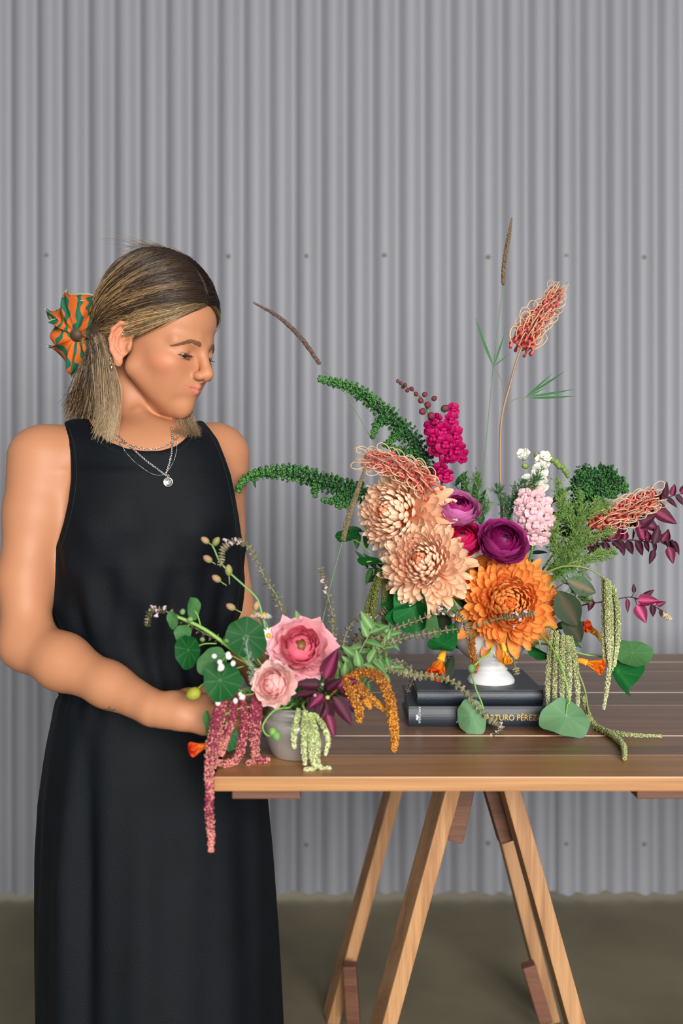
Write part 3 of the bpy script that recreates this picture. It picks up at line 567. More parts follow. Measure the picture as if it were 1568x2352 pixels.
# ------------------------------------------------------------------ necklaces, earrings
m_sil = mat('silver', (215, 212, 210), rough=0.2, metal=1.0); m_teal = mat('teal_beads', (40, 110, 125), rough=0.3)
def resample(p, step):
    d = np.r_[0, np.cumsum(np.linalg.norm(np.diff(p, axis=0), axis=1))]; n = int(d[-1]/step); t = np.linspace(0, d[-1], n); return np.stack([np.interp(t, d, p[:, i]) for i in range(3)], 1)
def neck_path(pts, lift): return smooth_path([on_dress(x, y, lift) for x, y in smooth_path([(x, y, 0) for x, y in pts], 4)[:, :2]], 3)
p1 = resample(neck_path([(243, 968), (262, 992), (300, 1028), (340, 1062), (380, 1092)], 0.0022), 0.0021); p2 = resample(neck_path([(380, 1092), (390, 1060), (396, 1020), (393, 985)], 0.0022), 0.0021)
ch = MB(); pp = np.vstack([p1, p2]); T = nrm(np.gradient(pp, axis=0)); rr = np.stack([basis_z(T[i], 0.8 if i % 2 else -0.8) for i in range(len(pp))])
tv = tube(np.array([[math.cos(a), 0, math.sin(a)] for a in np.linspace(0, 2*math.pi, 9)]), 0.33, 4, False); scatter(ch, (tv[0], np.array(tv[1])), pp, np.array([[0.0013, 0.0013, 0.0019]]*len(pp)), rot=rr); ck = put('chain_necklace', ch, m_sil, person, label='silver rope chain with round medallion')
pc = on_dress(386, 1108, 0.003); mv, mf = lathe([(0, 0.0012), (0.0055, 0.0011), (0.0062, 0.0018), (0.0072, 0.0018), (0.0078, 0.001), (0.0078, -0.0002), (0, -0.0004)], 32); mb = MB(); mb.add(mv[:, [0, 2, 1]]*np.array([1, -1, 1])+pc, mf[:, ::-1])
for i in range(16):
    a, r = R.uniform(0, 6.28), 0.0048*math.sqrt(R.random()); scatter(mb, OCT, [pc+np.array([r*math.cos(a), -0.0012, r*math.sin(a)])], np.array([[R.uniform(.0006, .0014), 0.0007, R.uniform(.0006, .0014)]]))
a = np.linspace(0, 2*math.pi, 13); mb.add(*tube(pc+np.stack([0.0012*np.cos(a), 0*a-0.0005, 0.0095+0.002*np.sin(a)], -1), 0.0005, 5, False)); put('medallion', mb, m_sil, ck)
pb = resample(neck_path([(249, 985), (275, 1020), (300, 1052), (330, 1078), (356, 1091), (378, 1089), (396, 1065), (405, 1035), (407, 1000)], 0.0020), 0.00185)
bs = MB(); bt = MB(); sel = np.array([(i % 13) in (11, 12, 0) for i in range(len(pb))]); scatter(bs, ICO1, pb[~sel], np.full((~sel).sum(), 0.00092)); scatter(bt, ICO1, pb[sel], np.full(sel.sum(), 0.00088))
bk = put('beaded_necklace', bs, m_sil, person, label='fine silver bead strand'); put('teal_beads', bt, m_teal, bk)
p3 = resample(neck_path([(228, 950), (240, 985), (262, 1008), (300, 1024), (345, 1033), (380, 1025), (402, 1010)], 0.0018), 0.0042); T = nrm(np.gradient(p3, axis=0)); mb = MB()
scatter(mb, (tv[0], np.array(tv[1])), p3, np.array([[0.0011, 0.0011, 0.0026]]*len(p3)), rot=np.stack([basis_z(T[i], 1.2*(i % 2)) for i in range(len(p3))])); put('link_necklace', mb, m_sil, person, label='thin paperclip link chain')
def ring3(c, r, t, ax, name):
    a = np.linspace(0, 2*math.pi, 25); b = basis_z(ax); mb = MB(); mb.add(*tube(c+np.stack([r*np.cos(a), r*np.sin(a), 0*a], -1)@b.T, t, 8, False)); put(name, mb, m_sil, person)
eo = H(-0.009, -0.085, -0.043); ring3(eo+np.array([0.001, -0.002, -0.004]), 0.0058, 0.0019, HR@np.array([0.9, 0.5, 0.1]), 'hoop_earring')
ring3(H(-0.017, -0.082, -0.034), 0.0046, 0.0011, HR@np.array([0.8, 0.6, 0.0]), 'small_hoop_earring'); ring3(H(-0.003, -0.082, 0.006), 0.0040, 0.0006, HR@np.array([0.7, 0.7, 0.1]), 'ear_cuff')
# ------------------------------------------------------------------ hair
CC = np.array([-0.012, 0, 0.048]); CR = np.array([0.101, 0.080, 0.100])
HF = Field(*[axis_steps([(a, b, 0.0032)]) for a, b in zip(HC-0.19, HC+0.19)])
HF.ell(H(*CC), CR*HS*0.975, HR, 0.01); HF.ell(H(-0.070, 0, -0.012), np.array([0.042, 0.062, 0.055])*HS, HR, 0.03)
HF.ell(H(-0.06, 0, 0.07), np.array([0.050, 0.060, 0.068])*HS, HR, 0.02)
Xh, Yh, Zh = HF.ax[0][:, None, None], HF.ax[1][None, :, None], HF.ax[2][None, None, :]
l0, l1, l2 = [((Xh-HC[0])*HR[0][i]+(Yh-HC[1])*HR[1][i]+(Zh-HC[2])*HR[2][i])/HS for i in range(3)]
cutp = np.maximum(0.643*l0-0.766*l2+0.022, (l0-0.000+0.0*l2) - np.maximum(l2-0.020, 0)*9)
HF.f = np.maximum(HF.f, (cutp*HS).astype(np.float32)); Vh, Qh = HF.mesh(2); del HF, l0, l1, l2, cutp
m_hairb = mat('hair_underlayer', (72, 55, 40), rough=0.6, noise_s=22, noise_a=0.3, noise_vec=(1, 1, 3))
m_hair = mat('hair_strands', (255, 255, 255), rough=0.42, attr=True, spec=0.6)
mb = MB(); mb.add(Vh, Qh); hair = put('hair', mb, m_hairb, person)
DK, BR, BL, PL = [np.array(s2l(c)) for c in ((40, 29, 25), (84, 62, 44), (206, 170, 118), (214, 190, 158))]
def strands(name, S, M, E, ends, m=16, shell=True, r0=0.0006, kcol=None, lift=0.02, wob=0.002, light=0.5):
    """S,M,E (n,3) local start, control, end points; laid on the head shape when shell"""
    n = len(S); t = np.linspace(0, 1, m)[None, :, None]; p = S[:, None]*(1-t)**2+2*t*(1-t)*M[:, None]+t*t*E[:, None]
    if shell:
        q = p-CC; k0 = np.linalg.norm(q/CR, axis=2, keepdims=True); lf_ = 1+NR.uniform(0, lift, (n, 1, 1)); tgt = CC+q/k0*lf_; w_ = np.clip((1-t)/0.12, 0, 1)*np.clip(0.2+t/0.06, 0, 1); p = p*(1-w_)+tgt*w_
    p = p+wob*np.sin(t*NR.uniform(2, 7, (n, 1, 1))+NR.uniform(0, 6, (n, 1, 1)))*NR.normal(0, 1, (n, 1, 3))*np.clip(t*3, 0, 1)
    return p
def bake(name, p, cols, r0, parent, tip=0.35, loc=True):
    W_ = HC+(p*HS)@HR.T if loc else p
    n, m, _ = p.shape; r = r0*NR.uniform(0.7, 1.25, (n, 1))*(np.linspace(1, tip, m)*np.interp(np.linspace(0, 1, m), [0, 0.12, 1], [0.35, 1, 1]))[None]; v, f, c = tubes(W_, r, cols); mb = MB(); mb.add(v, f, 0, c); return put(name, mb, m_hair, parent, kind='stuff')
def colr(n, m, key, bias=0.0, start=0.15):
    """dark roots, streaks of blonde that come in clumps along key"""
    s = 0.5+0.5*np.sin(key*23+1.3)*np.cos(key*57+0.4)+NR.uniform(-0.25, 0.25, n)+bias; s = np.clip((s-0.42)*2.6+0.3, 0, 1); t = np.linspace(0, 1, m)[None]
    a = np.clip((t-start)/0.45, 0, 1)*s[:, None]; a = a[..., None]; b = NR.uniform(0.75, 1.15, (n, 1, 1))
    return (DK*(1-np.clip(t[..., None]*1.2, 0, 1))+BR*np.clip(t[..., None]*1.2, 0, 1))*(1-a)*b+BL*a*b
G0 = np.array([-0.116, 0.0, -0.006])
for s_, n, nm in ((-1, 3200, 'swept_hair'), (1, 1300, 'swept_hair')):
    k = NR.uniform(0, 1, n); S = np.stack([0.083-0.131*k, s_*(-0.0015+0.002*k)+NR.normal(0, 0.0012, n), 0.078+0.075*np.sin(np.clip(k*1.15, 0, 1)*1.57)], 1)
    M = np.stack([0.030-0.10*k, s_*(0.105+0.0*k), 0.060+0.045*k], 1)+NR.normal(0, 0.004, (n, 3)); E = G0+NR.normal(0, 1, (n, 3))*np.array([0.003, 0.012, 0.012])+np.stack([0*k, s_*0.012+0*k, 0.022*(k-0.3)], 1)
    bake(nm, strands('', S, M, E, None, 18, lift=0.045), colr(n, 18, k, -0.14), 0.00062, hair)
    # along the hairline down to the ear
    n = int(n*0.7); k = NR.uniform(0, 1, n)**1.1
    hl_ = np.array([(0.080, 0.004, 0.080), (0.078, 0.026, 0.069), (0.073, 0.045, 0.056), (0.057, 0.060, 0.042), (0.038, 0.069, 0.028), (0.022, 0.073, 0.016), (0.016, 0.075, 0.006)]); kk = k*6; i0 = np.clip(kk.astype(int), 0, 5); fr = (kk-i0)[:, None]
    S = hl_[i0]*(1-fr)+hl_[i0+1]*fr; S = S*np.array([1, s_, 1])+NR.normal(0, 0.0012, (n, 3))
    M = S*0.38+0.62*np.array([0.010, s_*0.086, 0.030])+NR.normal(0, 0.003, (n, 3)); E = G0+NR.normal(0, 1, (n, 3))*np.array([0.003, 0.010, 0.010])+np.array([0, s_*0.014, 0.0])
    bake('hairline_strands', strands('', S, M, E, None, 18, lift=0.035), np.maximum(colr(n, 18, k, 0.12, 0.0), BR*NR.uniform(0.6, 1.1, (n, 1, 1))), 0.00048, hair)
# loose flyaways over the crown
n = 90; k = NR.uniform(0.2, 1, n); S = np.stack([0.05-0.10*k, NR.uniform(-0.03, 0.03, n), 0.138+0.01*np.sin(k*3)], 1); E = S+np.stack([-0.05-0.03*k, NR.normal(0, 0.02, n), NR.uniform(-0.01, 0.012, n)], 1); M = (S+E)/2+np.stack([0*k, 0*k, NR.uniform(0.004, 0.016, n)], 1)
bake('flyaway_hair', strands('', S, M, E, None, 14, shell=False, wob=0.0015), colr(n, 14, k), 0.00022, hair)
def hang(name, n, tops, mids, ends, colf, r0=0.0006, wob=0.0018, spread=0.004):
    """hair hanging free, in world points: a fan between the first and last of each list"""
    u = NR.uniform(0, 1, n); ip = lambda L_: np.stack([np.interp(u, np.linspace(0, 1, len(L_)), np.array(L_)[:, i]) for i in range(3)], 1)
    A, Mi, E = ip(tops)+NR.normal(0, spread*0.6, (n, 3)), ip(mids)+NR.normal(0, spread, (n, 3)), ip(ends)+NR.normal(0, spread, (n, 3))*np.array([1.2, 1.2, 2.4])
    m = 16; t = np.linspace(0, 1, m)[None, :, None]; Cn = 2*Mi-0.5*(A+E); p = A[:, None]*(1-t)**2+2*t*(1-t)*Cn[:, None]+t*t*E[:, None]
    p = p+wob*np.sin(t*NR.uniform(3, 8, (n, 1, 1))+NR.uniform(0, 6, (n, 1, 1)))*NR.normal(0, 1, (n, 1, 3))*np.clip(t*2, 0, 1)
    c = colf(u, n, m); bake(name, p, c, r0, hair, 0.25, loc=False)
def cblonde(u, n, m):
    b = NR.uniform(0.65, 1.1, (n, 1, 1)); s = np.clip(NR.uniform(0.1, 1.1, (n, 1, 1))+np.linspace(-0.2, 0.4, m)[None, :, None], 0, 1); return (BR*(1-s)+(0.4*BL+0.6*PL)*s)*b
def cmix(u, n, m):
    b = NR.uniform(0.6, 1.1, (n, 1, 1)); s = np.clip(np.sin(u*31)*0.6+NR.uniform(-0.4, 0.5, n), 0, 1)[:, None, None]*np.linspace(0.5, 1, m)[None, :, None]; return (0.6*DK+0.4*BR)*(1-s)*b+BL*s*b
hang('side_hair', 430, [H(-0.052, -0.069, -0.004), H(-0.082, -0.056, -0.005)], [P(263, 905, 1.580), P(222, 900, 1.61)], [P(256, 992, 1.562), P(222, 1000, 1.560), P(232, 975, 1.575)], cblonde, 0.00062, wob=0.0028)
hang('front_lock', 130, [H(-0.040, -0.073, -0.010), H(-0.048, -0.073, -0.012)], [P(272, 905, 1.570), P(258, 905, 1.57)], [P(262, 1000, 1.552), P(246, 1012, 1.555)], cblonde, 0.0005, spread=0.0025)
hang('back_hair', 900, [H(-0.095, -0.03, -0.02), H(-0.075, -0.060, -0.02), H(-0.06, -0.065, -0.02)], [P(180, 880, 1.67), P(215, 885, 1.64), P(245, 900, 1.62)], [P(152, 935, 1.69), P(178, 965, 1.67), P(215, 985, 1.63), P(240, 985, 1.61)], cmix, 0.0008, spread=0.006)
hang('back_hair', 500, [H(-0.09, 0.03, -0.03), H(-0.06, 0.06, -0.03)], [P(210, 900, 1.70), P(300, 905, 1.75)], [P(200, 975, 1.72), P(280, 985, 1.74)], cmix, 0.0008, spread=0.007)
hang('far_side_hair', 700, [P(396, 905, 1.72), P(434, 905, 1.72)], [P(397, 955, 1.655), P(443, 958, 1.650)], [P(398, 994, 1.574), P(420, 1000, 1.572), P(446, 997, 1.576), P(460, 996, 1.582)], cblonde, 0.00045, spread=0.0018, wob=0.0012)
# ------------------------------------------------------------------ scrunchie
m_scr = bpy.data.materials.new('printed_cotton'); m_scr.use_nodes = True; nt = m_scr.node_tree; b = nt.nodes['Principled BSDF']; b.inputs['Roughness'].default_value = 0.8
tc = nt.nodes.new('ShaderNodeTexCoord'); wv_ = nt.nodes.new('ShaderNodeTexWave'); wv_.inputs['Scale'].default_value = 19; wv_.inputs['Distortion'].default_value = 9; wv_.inputs['Detail'].default_value = 0.6; wv_.inputs['Detail Scale'].default_value = 1.6
cr = nt.nodes.new('ShaderNodeValToRGB'); cr.color_ramp.interpolation = 'CONSTANT'; cr.color_ramp.elements[0].color = (*s2l((196, 92, 18)), 1); cr.color_ramp.elements[1].color = (*s2l((10, 92, 68)), 1); cr.color_ramp.elements[1].position = 0.58
nt.links.new(tc.outputs['Object'], wv_.inputs[0]); nt.links.new(wv_.outputs['Color'], cr.inputs[0]); nt.links.new(cr.outputs[0], b.inputs['Base Color'])
m_trim = mat('overlock_stitching', (168, 172, 152), rough=0.9, bump=0.6, bump_s=1200)
m_steel['note'] = ''; del m_steel['note']
SC = P(176, 770, 1.675); ax_ = nrm(P(140, 790, 1.56)-P(222, 760, 1.70)); SUP = np.array([0, 0, 1.0]); e1 = nrm(SUP-ax_*np.dot(SUP, ax_)); e2 = np.cross(ax_, e1)
nu, nv = 300, 14; U_ = np.linspace(0, 2*math.pi, nu+1); Vv = np.linspace(0, 1, nv)
def scr_pt(u, v, side):
    Rr = 0.058+0.012*np.cos(2*u+0.25)+0.005*np.sin(5*u+0.6)+0.003*np.sin(9*u)
    rad = 0.009+(Rr-0.009)*np.sin(v*1.45)/np.sin(1.45); a = v**1.1*(0.017*np.sin(7*u+0.5)+0.012*np.sin(12*u+2.0)+0.008*np.sin(4*u))+side*0.0085*np.sin(math.pi*v)**0.6-0.012*v*v
    ang = u+0.20*v*np.sin(7*u+2.2)+0.08*v*np.sin(12*u+4); return SC+ax_*a[..., None]+(e1*np.cos(ang)[..., None]+e2*np.sin(ang)[..., None])*rad[..., None]
def scr_pt2(u, v, side): return SC-ax_*0.016+(scr_pt(u+0.9, v, side)-SC)@Rot2.T*0.93
Rot2 = np.array(Matrix.Rotation(0.8, 3, Vector(ax_)))
UU, VV = np.meshgrid(U_, Vv, indexing='ij'); mb = MB()
for fn in (scr_pt, scr_pt2): v, f = grid(fn(UU, VV, 1)); mb.add(v, f); v, f = grid(fn(UU, VV, -1)); mb.add(v, f[:, ::-1])
scr = put('scrunchie', mb, m_scr, person, label='orange and green printed scrunchie')
mb = MB(); mb.add(*tube(scr_pt(U_, np.ones_like(U_), 0), 0.0011, 6, False)); mb.add(*tube(scr_pt(U_, np.full_like(U_, 0.965), 1), 0.0008, 5, False)); mb.add(*tube(scr_pt(U_, np.full_like(U_, 0.965), -1), 0.0008, 5, False)); mb.add(*tube(scr_pt2(U_, np.ones_like(U_), 0), 0.0012, 6, False)); put('stitched_edge', mb, m_trim, scr)


mb = MB(); scatter(mb, ICO2, [SC-ax_*0.004], [0.013]); put('hair_tie_core', mb, m_hairb, hair)
# ------------------------------------------------------------------ flowers and foliage: building blocks
def pp(l): return np.array([P(*q) for q in l])
BV = (np.array([VX, VY, BT+0.050]), np.array([VX, VY, BT+0.106]), 0.045)
SV_ = (np.array([SX, SY, TZ+0.022]), np.array([SX, SY, TZ+0.073]), 0.030)
def stem_path(vase, end, via=(), n=8, ang=None):
    """from inside the vase, over its lip, through via points, to the end"""
    b, m, r = vase; end = np.asarray(end); t_ = (np.asarray(via[0]) if len(via) else end)-m; h = np.array([t_[0], t_[1], 0]); l = np.linalg.norm(h); h = h/max(l, 1e-6)
    k = min(1.0, l/0.10)*r*R.uniform(0.7, 0.95)+0.0
    j = np.array([R.uniform(-0.006, 0.006), R.uniform(-0.006, 0.006), 0])
    pts = [b-h*k*0.2+j*1.5, m+h*k*0.9+j]+[np.asarray(v) for v in via]+[end]; return smooth_path(pts, n)
def M_leaf(name, c, rough=0.5, trans=0.18, spec=0.4): return mat(name, c, rough=rough, attr=True, objc=True, trans=trans, spec=spec, noise_s=60, noise_a=0.08)
m_green = M_leaf('green_leaf', (255, 255, 255), 0.6, 0.18, 0.25); m_petal = M_leaf('petal', (255, 255, 255), 0.55, 0.25, 0.3); m_stem = mat('stem', (255, 255, 255), rough=0.5, attr=True)
m_bead = mat('seed_beads', (255, 255, 255), rough=0.75, attr=True)
m_fluff = mat('fine_foliage', (255, 255, 255), rough=0.6, attr=True, trans=0.15)
def lc(*c): return np.array(s2l(c))
def add_stem(parent, path, r0, r1, c, name='stem', k=7):
    mb = MB(); mb.add(*tube(path, np.linspace(r0, r1, len(path)), k), 0, lc(*c)); return put(name, mb, m_stem, parent)
def blade(*a, name='leaf', **k):
    mb = MB(); mb.add(*blade_geo(*a, **k)); return mb.mesh(name)
def blade_geo(L, W, prof='oval', curl=0.0, cup=0.15, fold=0.0, n=8, m=5, wave=0.0, c0=(1, 1, 1), c1=(1, 1, 1), vein=None, tipcurl=0.0, ph=0.0):
    """petal or leaf: base at origin, grows along +Y, inner face +Z"""
    t = np.linspace(0, 1, n); t = 1-(1-t)**1.7 if prof in ('spoon', 'fan', 'disc') else t
    wd = {'oval': np.sin(np.pi*np.clip(t*0.97+0.02, 0, 1))**0.8, 'spoon': (0.35+0.65*np.clip(t/0.6, 0, 1)**1.2)*np.sqrt(np.clip(1-((t-0.62)/0.385)**2*(t > 0.62), 0.0, 1)), 'lance': np.sin(np.pi*np.clip(t**0.75*0.97+0.02, 0, 1))**0.95, 'fan': (0.12+0.88*t**1.1)*np.sqrt(np.clip(1-((t-0.8)/0.203)**2*(t > 0.8), 0.02, 1)), 'disc': np.sqrt(np.clip(1-((t-0.45)/0.56)**2, 0.03, 1)), 'ovate': np.sin(np.pi*np.clip(t**0.62*0.98+0.01, 0, 1))**0.9}[prof]
    s = np.linspace(-1, 1, m); G = np.zeros((n, m, 3)); C_ = np.zeros((n, m, 3)); ang = curl*t+tipcurl*np.clip(t-0.6, 0, 1)**2*6; ds = np.r_[0, np.diff(t)*L]
    y = np.cumsum(np.cos(ang)*ds); z = np.cumsum(np.sin(ang)*ds)
    for i in range(n):
        G[i, :, 0] = s*wd[i]*W/2; lift = cup*W*(s**2)*wd[i]+fold*W*np.abs(s)*wd[i]+wave*W*np.sin(s*6+t[i]*9+ph)*t[i]
        G[i, :, 1] = y[i]-np.sin(ang[i])*lift; G[i, :, 2] = z[i]+np.cos(ang[i])*lift
        c = np.asarray(c0)*(1-t[i])+np.asarray(c1)*t[i]; C_[i] = c
        if vein is not None: C_[i, m//2] = np.asarray(vein)
    v, f = grid(G); return v, f, 0, C_.reshape(-1, 3)
def mats_on(me, *ms):
    for m in ms: me.materials.append(m)
    return me
def frame_yz(y, z):
    y = nrm(y); z = np.asarray(z, float); z = z-y*np.dot(z, y)
    if np.linalg.norm(z) < 1e-4: z = np.cross(y, [0.3, 0.8, 0.1])
    z = nrm(z); return np.stack([np.cross(y, z), y, z], 1)
def shade(a): q = 1+R.uniform(-a, a); return (q, q, q)
# ---- chrysanthemums
def mum_meshes(cin, ctip, cout):
    o = []
    o.append(blade(1, 0.30, 'spoon', 0.9, 0.28, n=7, m=4, c0=lc(*cin), c1=lc(*cin)*0.6+lc(*ctip)*0.4, name='petal', tipcurl=0.5))
    o.append(blade(1, 0.31, 'spoon', 0.75, 0.30, n=7, m=5, c0=lc(*cin), c1=lc(*ctip), name='petal', tipcurl=0.8))
    o.append(blade(1, 0.255, 'spoon', 0.55, 0.26, n=7, m=5, c0=lc(*cout), c1=lc(*ctip), name='petal', tipcurl=0.6))
    o.append(blade(1, 0.225, 'spoon', 0.2, 0.22, n=7, m=5, c0=lc(*cout), c1=lc(*cout)*0.45+lc(*ctip)*0.55, name='petal', tipcurl=-0.3))
    return [mats_on(m, m_petal) for m in o]
def mum(label, c, N, Rr, cin, ctip, cout, n=270, thmax=1.95, vase=BV, via=(), core=(226, 120, 40), squash=1.0, side=None):
    c = np.asarray(c); N = nrm(N); b = basis_z(N); path = stem_path(vase, c-N*Rr*0.45, via)
    t_ = root('chrysanthemum', label, 'flower', path[0]); add_stem(t_, path, 0.0035, 0.003, (66, 104, 48))
    ms = mum_meshes(cin, ctip, cout)
    mb = MB(); scatter(mb, ICO2, [c-N*Rr*0.28], [Rr*0.36], [lc(*cin)*0.7]); put('flower_core', mb, m_stem, t_)
    for i in range(n):
        t = (i+0.5)/n; th = 0.10+thmax*t**0.62; phi = i*2.399963+R.uniform(-0.12, 0.12); th += R.uniform(-0.05, 0.05)
        rad = b[:, 0]*math.cos(phi)+b[:, 1]*math.sin(phi); d = N*math.cos(th)+rad*math.sin(th); inner = N*math.sin(th)-rad*math.cos(th)
        L_ = Rr*(0.38+0.46*t**0.42)*R.uniform(0.90, 1.10)*(1+0.16*(t > 0.86)); base = c-N*Rr*0.28+d*Rr*0.22*(0.7+0.6*t); base = base-N*Rr*0.12*t
        k = 0 if t < 0.13 else 1 if t < 0.52 else 2 if t < 0.88 else 3; w = 0.62+0.42*min(t*1.6, 1); sp_ = R.uniform(-0.35, 0.35); inner = inner+np.cross(d, inner)*sp_*t
        inst('petal', ms[k], t_, M4(frame_yz(d, inner), base, (L_*w*R.uniform(0.85, 1.1), L_, L_)), shade(0.10))
    mb = MB(); k = 40; cc = []
    for i in range(k):
        th = 0.26*math.sqrt(i/k); phi = i*2.4; cc.append(c-N*Rr*0.28+(N*math.cos(th)+(b[:, 0]*math.cos(phi)+b[:, 1]*math.sin(phi))*math.sin(th))*Rr*(0.62-0.5*th))
    scatter(mb, OCT, np.array(cc), np.full(k, Rr*0.022), jit(lc(*core), 0.2, k)); put('flower_centre', mb, m_stem, t_, kind='stuff'); return t_
PEACH = ((226, 112, 34), (252, 226, 198), (238, 150, 78)); ORANGE = ((238, 92, 16), (252, 182, 100), (238, 118, 24))
# ---- ranunculus and other full-cupped blooms
def cup_petal(th_rim, w, flare, ruff, c0, c1, n=7, m=7, seed=0, notch=0.0):
    v = np.linspace(0, 1, n); s = np.linspace(-1, 1, m); G = np.zeros((n, m, 3)); C_ = np.zeros((n, m, 3)); rr = random.Random(seed); ph = rr.uniform(0, 6)
    for i in range(n):
        th = 2.7+(th_rim-2.7)*v[i]; ww = w*(0.35+0.65*math.sin(min(v[i]*1.25, 1)*1.57))*math.sqrt(max(1-max(v[i]-0.75, 0)**2*6, 0.3))
        for j in range(m):
            ph_ = s[j]*ww; thj = th+0.22*(s[j]**2)*v[i]-notch*abs(math.sin(s[j]*2.2+ph))*v[i]; r = 1+flare*v[i]**3+ruff*math.sin(s[j]*7+ph)*v[i]**2+0.02*s[j]
            G[i, j] = (r*math.sin(thj)*math.sin(ph_), r*math.sin(thj)*math.cos(ph_), r*math.cos(thj)); C_[i, j] = np.asarray(c0)*(1-v[i])**1.2+np.asarray(c1)*(1-(1-v[i])**1.2)
    mb = MB(); vv, f = grid(G); mb.add(vv, f[:, ::-1], 0, C_.reshape(-1, 3)); me = mb.mesh('petal'); me.materials.append(m_petal); return me
def cupflower(name, label, c, N, Rr, cin, cmid, cout, n=64, open_=1.35, ruff=0.03, vase=BV, via=(), centre=(40, 14, 24), stemc=(86, 128, 54), flat=0.85, cat_='flower', tight=0.30, flare=0.12, tiltj=0.06):
    c = np.asarray(c); N = nrm(N); b = basis_z(N); path = stem_path(vase, c-N*Rr*0.6, via); t_ = root(name, label, cat_, path[0]); add_stem(t_, path, 0.0028, 0.0024, stemc)
    K = 6; ms = []
    for k in range(K):
        q = k/(K-1); th = tight+(open_-tight)*q; a = lc(*cin) if q < 0.4 else lc(*cmid); e = lc(*cmid) if q < 0.55 else lc(*cout); ms.append([cup_petal(th, 0.95-0.22*q, flare*(0.3+q), ruff*(0.4+q), a, e, seed=k*3+z, notch=ruff*0.7) for z in (0, 1)])
    for i in range(n):
        t = (i+0.5)/n; phi = i*2.399963+R.uniform(-0.2, 0.2); k = min(int(t*K), K-1); r = Rr*(0.26+0.70*t**0.85)*R.uniform(0.96, 1.04)
        e = b@np.array([[math.cos(phi), -math.sin(phi), 0], [math.sin(phi), math.cos(phi), 0], [0, 0, 1]]); tl = R.uniform(-tiltj, tiltj); q = np.array([[1, 0, 0], [0, math.cos(tl), -math.sin(tl)], [0, math.sin(tl), math.cos(tl)]])
        inst('petal', ms[k][i % 2], t_, M4(e@q, c-N*Rr*0.12*(1-t), (r, r, r*flat)), shade(0.10))
    mb = MB(); scatter(mb, ICO2, [c-N*Rr*0.02], [Rr*0.24], [lc(*centre)]); put('flower_centre', mb, m_stem, t_)
    mb = MB(); scatter(mb, ICO2, [c-N*Rr*0.62], [Rr*0.22], [lc(80, 112, 52)]); put('calyx', mb, m_stem, t_); return t_
# ---- snapdragons
def snap_mesh(ct, cr, seed=0, open_=1.0):
    rr = random.Random(seed+5); mb = MB(); ct = np.array(ct); cr = np.array(cr)
    v, f = lathe([(0.10, 0), (0.24, 0.08), (0.30, 0.30), (0.30, 0.55), (0.36, 0.70)], 14); t = np.clip(v[:, 2:3]/0.7, 0, 1); mb.add(v, f, 0, ct*(1-t)+cr*t)
    for (a, L_, W_, tilt) in ((0.95, 0.62, 0.78, 0.95), (2.19, 0.62, 0.78, 0.95), (3.75, 0.60, 0.72, 1.25), (4.71, 0.58, 0.70, 1.35), (5.67, 0.60, 0.72, 1.25)):
        a += rr.uniform(-.12, .12); rad = np.array([math.cos(a), math.sin(a), 0]); tl = tilt*open_*rr.uniform(0.8, 1.1); d = rad*math.sin(tl)+np.array([0, 0, 1.])*math.cos(tl); nn = -rad*math.cos(tl)+np.array([0, 0, 1.])*math.sin(tl)
        g = blade_geo(L_, W_*1.12, 'disc', curl=-0.9*open_, cup=-0.14, wave=0.09, n=8, m=9, c0=cr*0.86, c1=cr, tipcurl=rr.uniform(-0.5, 0.1), ph=rr.uniform(0, 6)); b_ = frame_yz(d, nn); mb.add(g[0]@b_.T+rad*0.20+np.array([0, 0, 0.58]), g[1], 0, g[3])
    bv, bf = ICO2
    for (x, y, z, sx, sy_, sz_) in ((-0.13, -0.12, 0.74, 0.20, 0.20, 0.17), (0.13, -0.12, 0.74, 0.20, 0.20, 0.17), (0, 0.14, 0.70, 0.26, 0.15, 0.15)): mb.add(bv*np.array([sx, sy_, sz_])+np.array([x, y, z]), bf, 0, cr*0.97)
    me = mb.mesh('floret'); me.materials.append(m_petal); return me
BUD = None
def bud_mesh(c0, c1, name='bud'):
    mb = MB(); bv, bf = ICO2; z = bv[:, 2]; r = 1-0.25*np.clip(z, 0, 1)**2; v = bv*np.stack([r*0.5, r*0.5, np.full_like(r, 0.62)], 1); t = np.clip((z+1)/2, 0, 1)[:, None]; ridge = 1+0.06*np.cos(np.arctan2(bv[:, 1], bv[:, 0])*5); v[:, :2] *= ridge[:, None]
    mb.add(v+np.array([0, 0, 0.5]), bf, 0, lc(*c0)*(1-t)+lc(*c1)*t); me = mb.mesh(name); me.materials.append(m_petal); return me
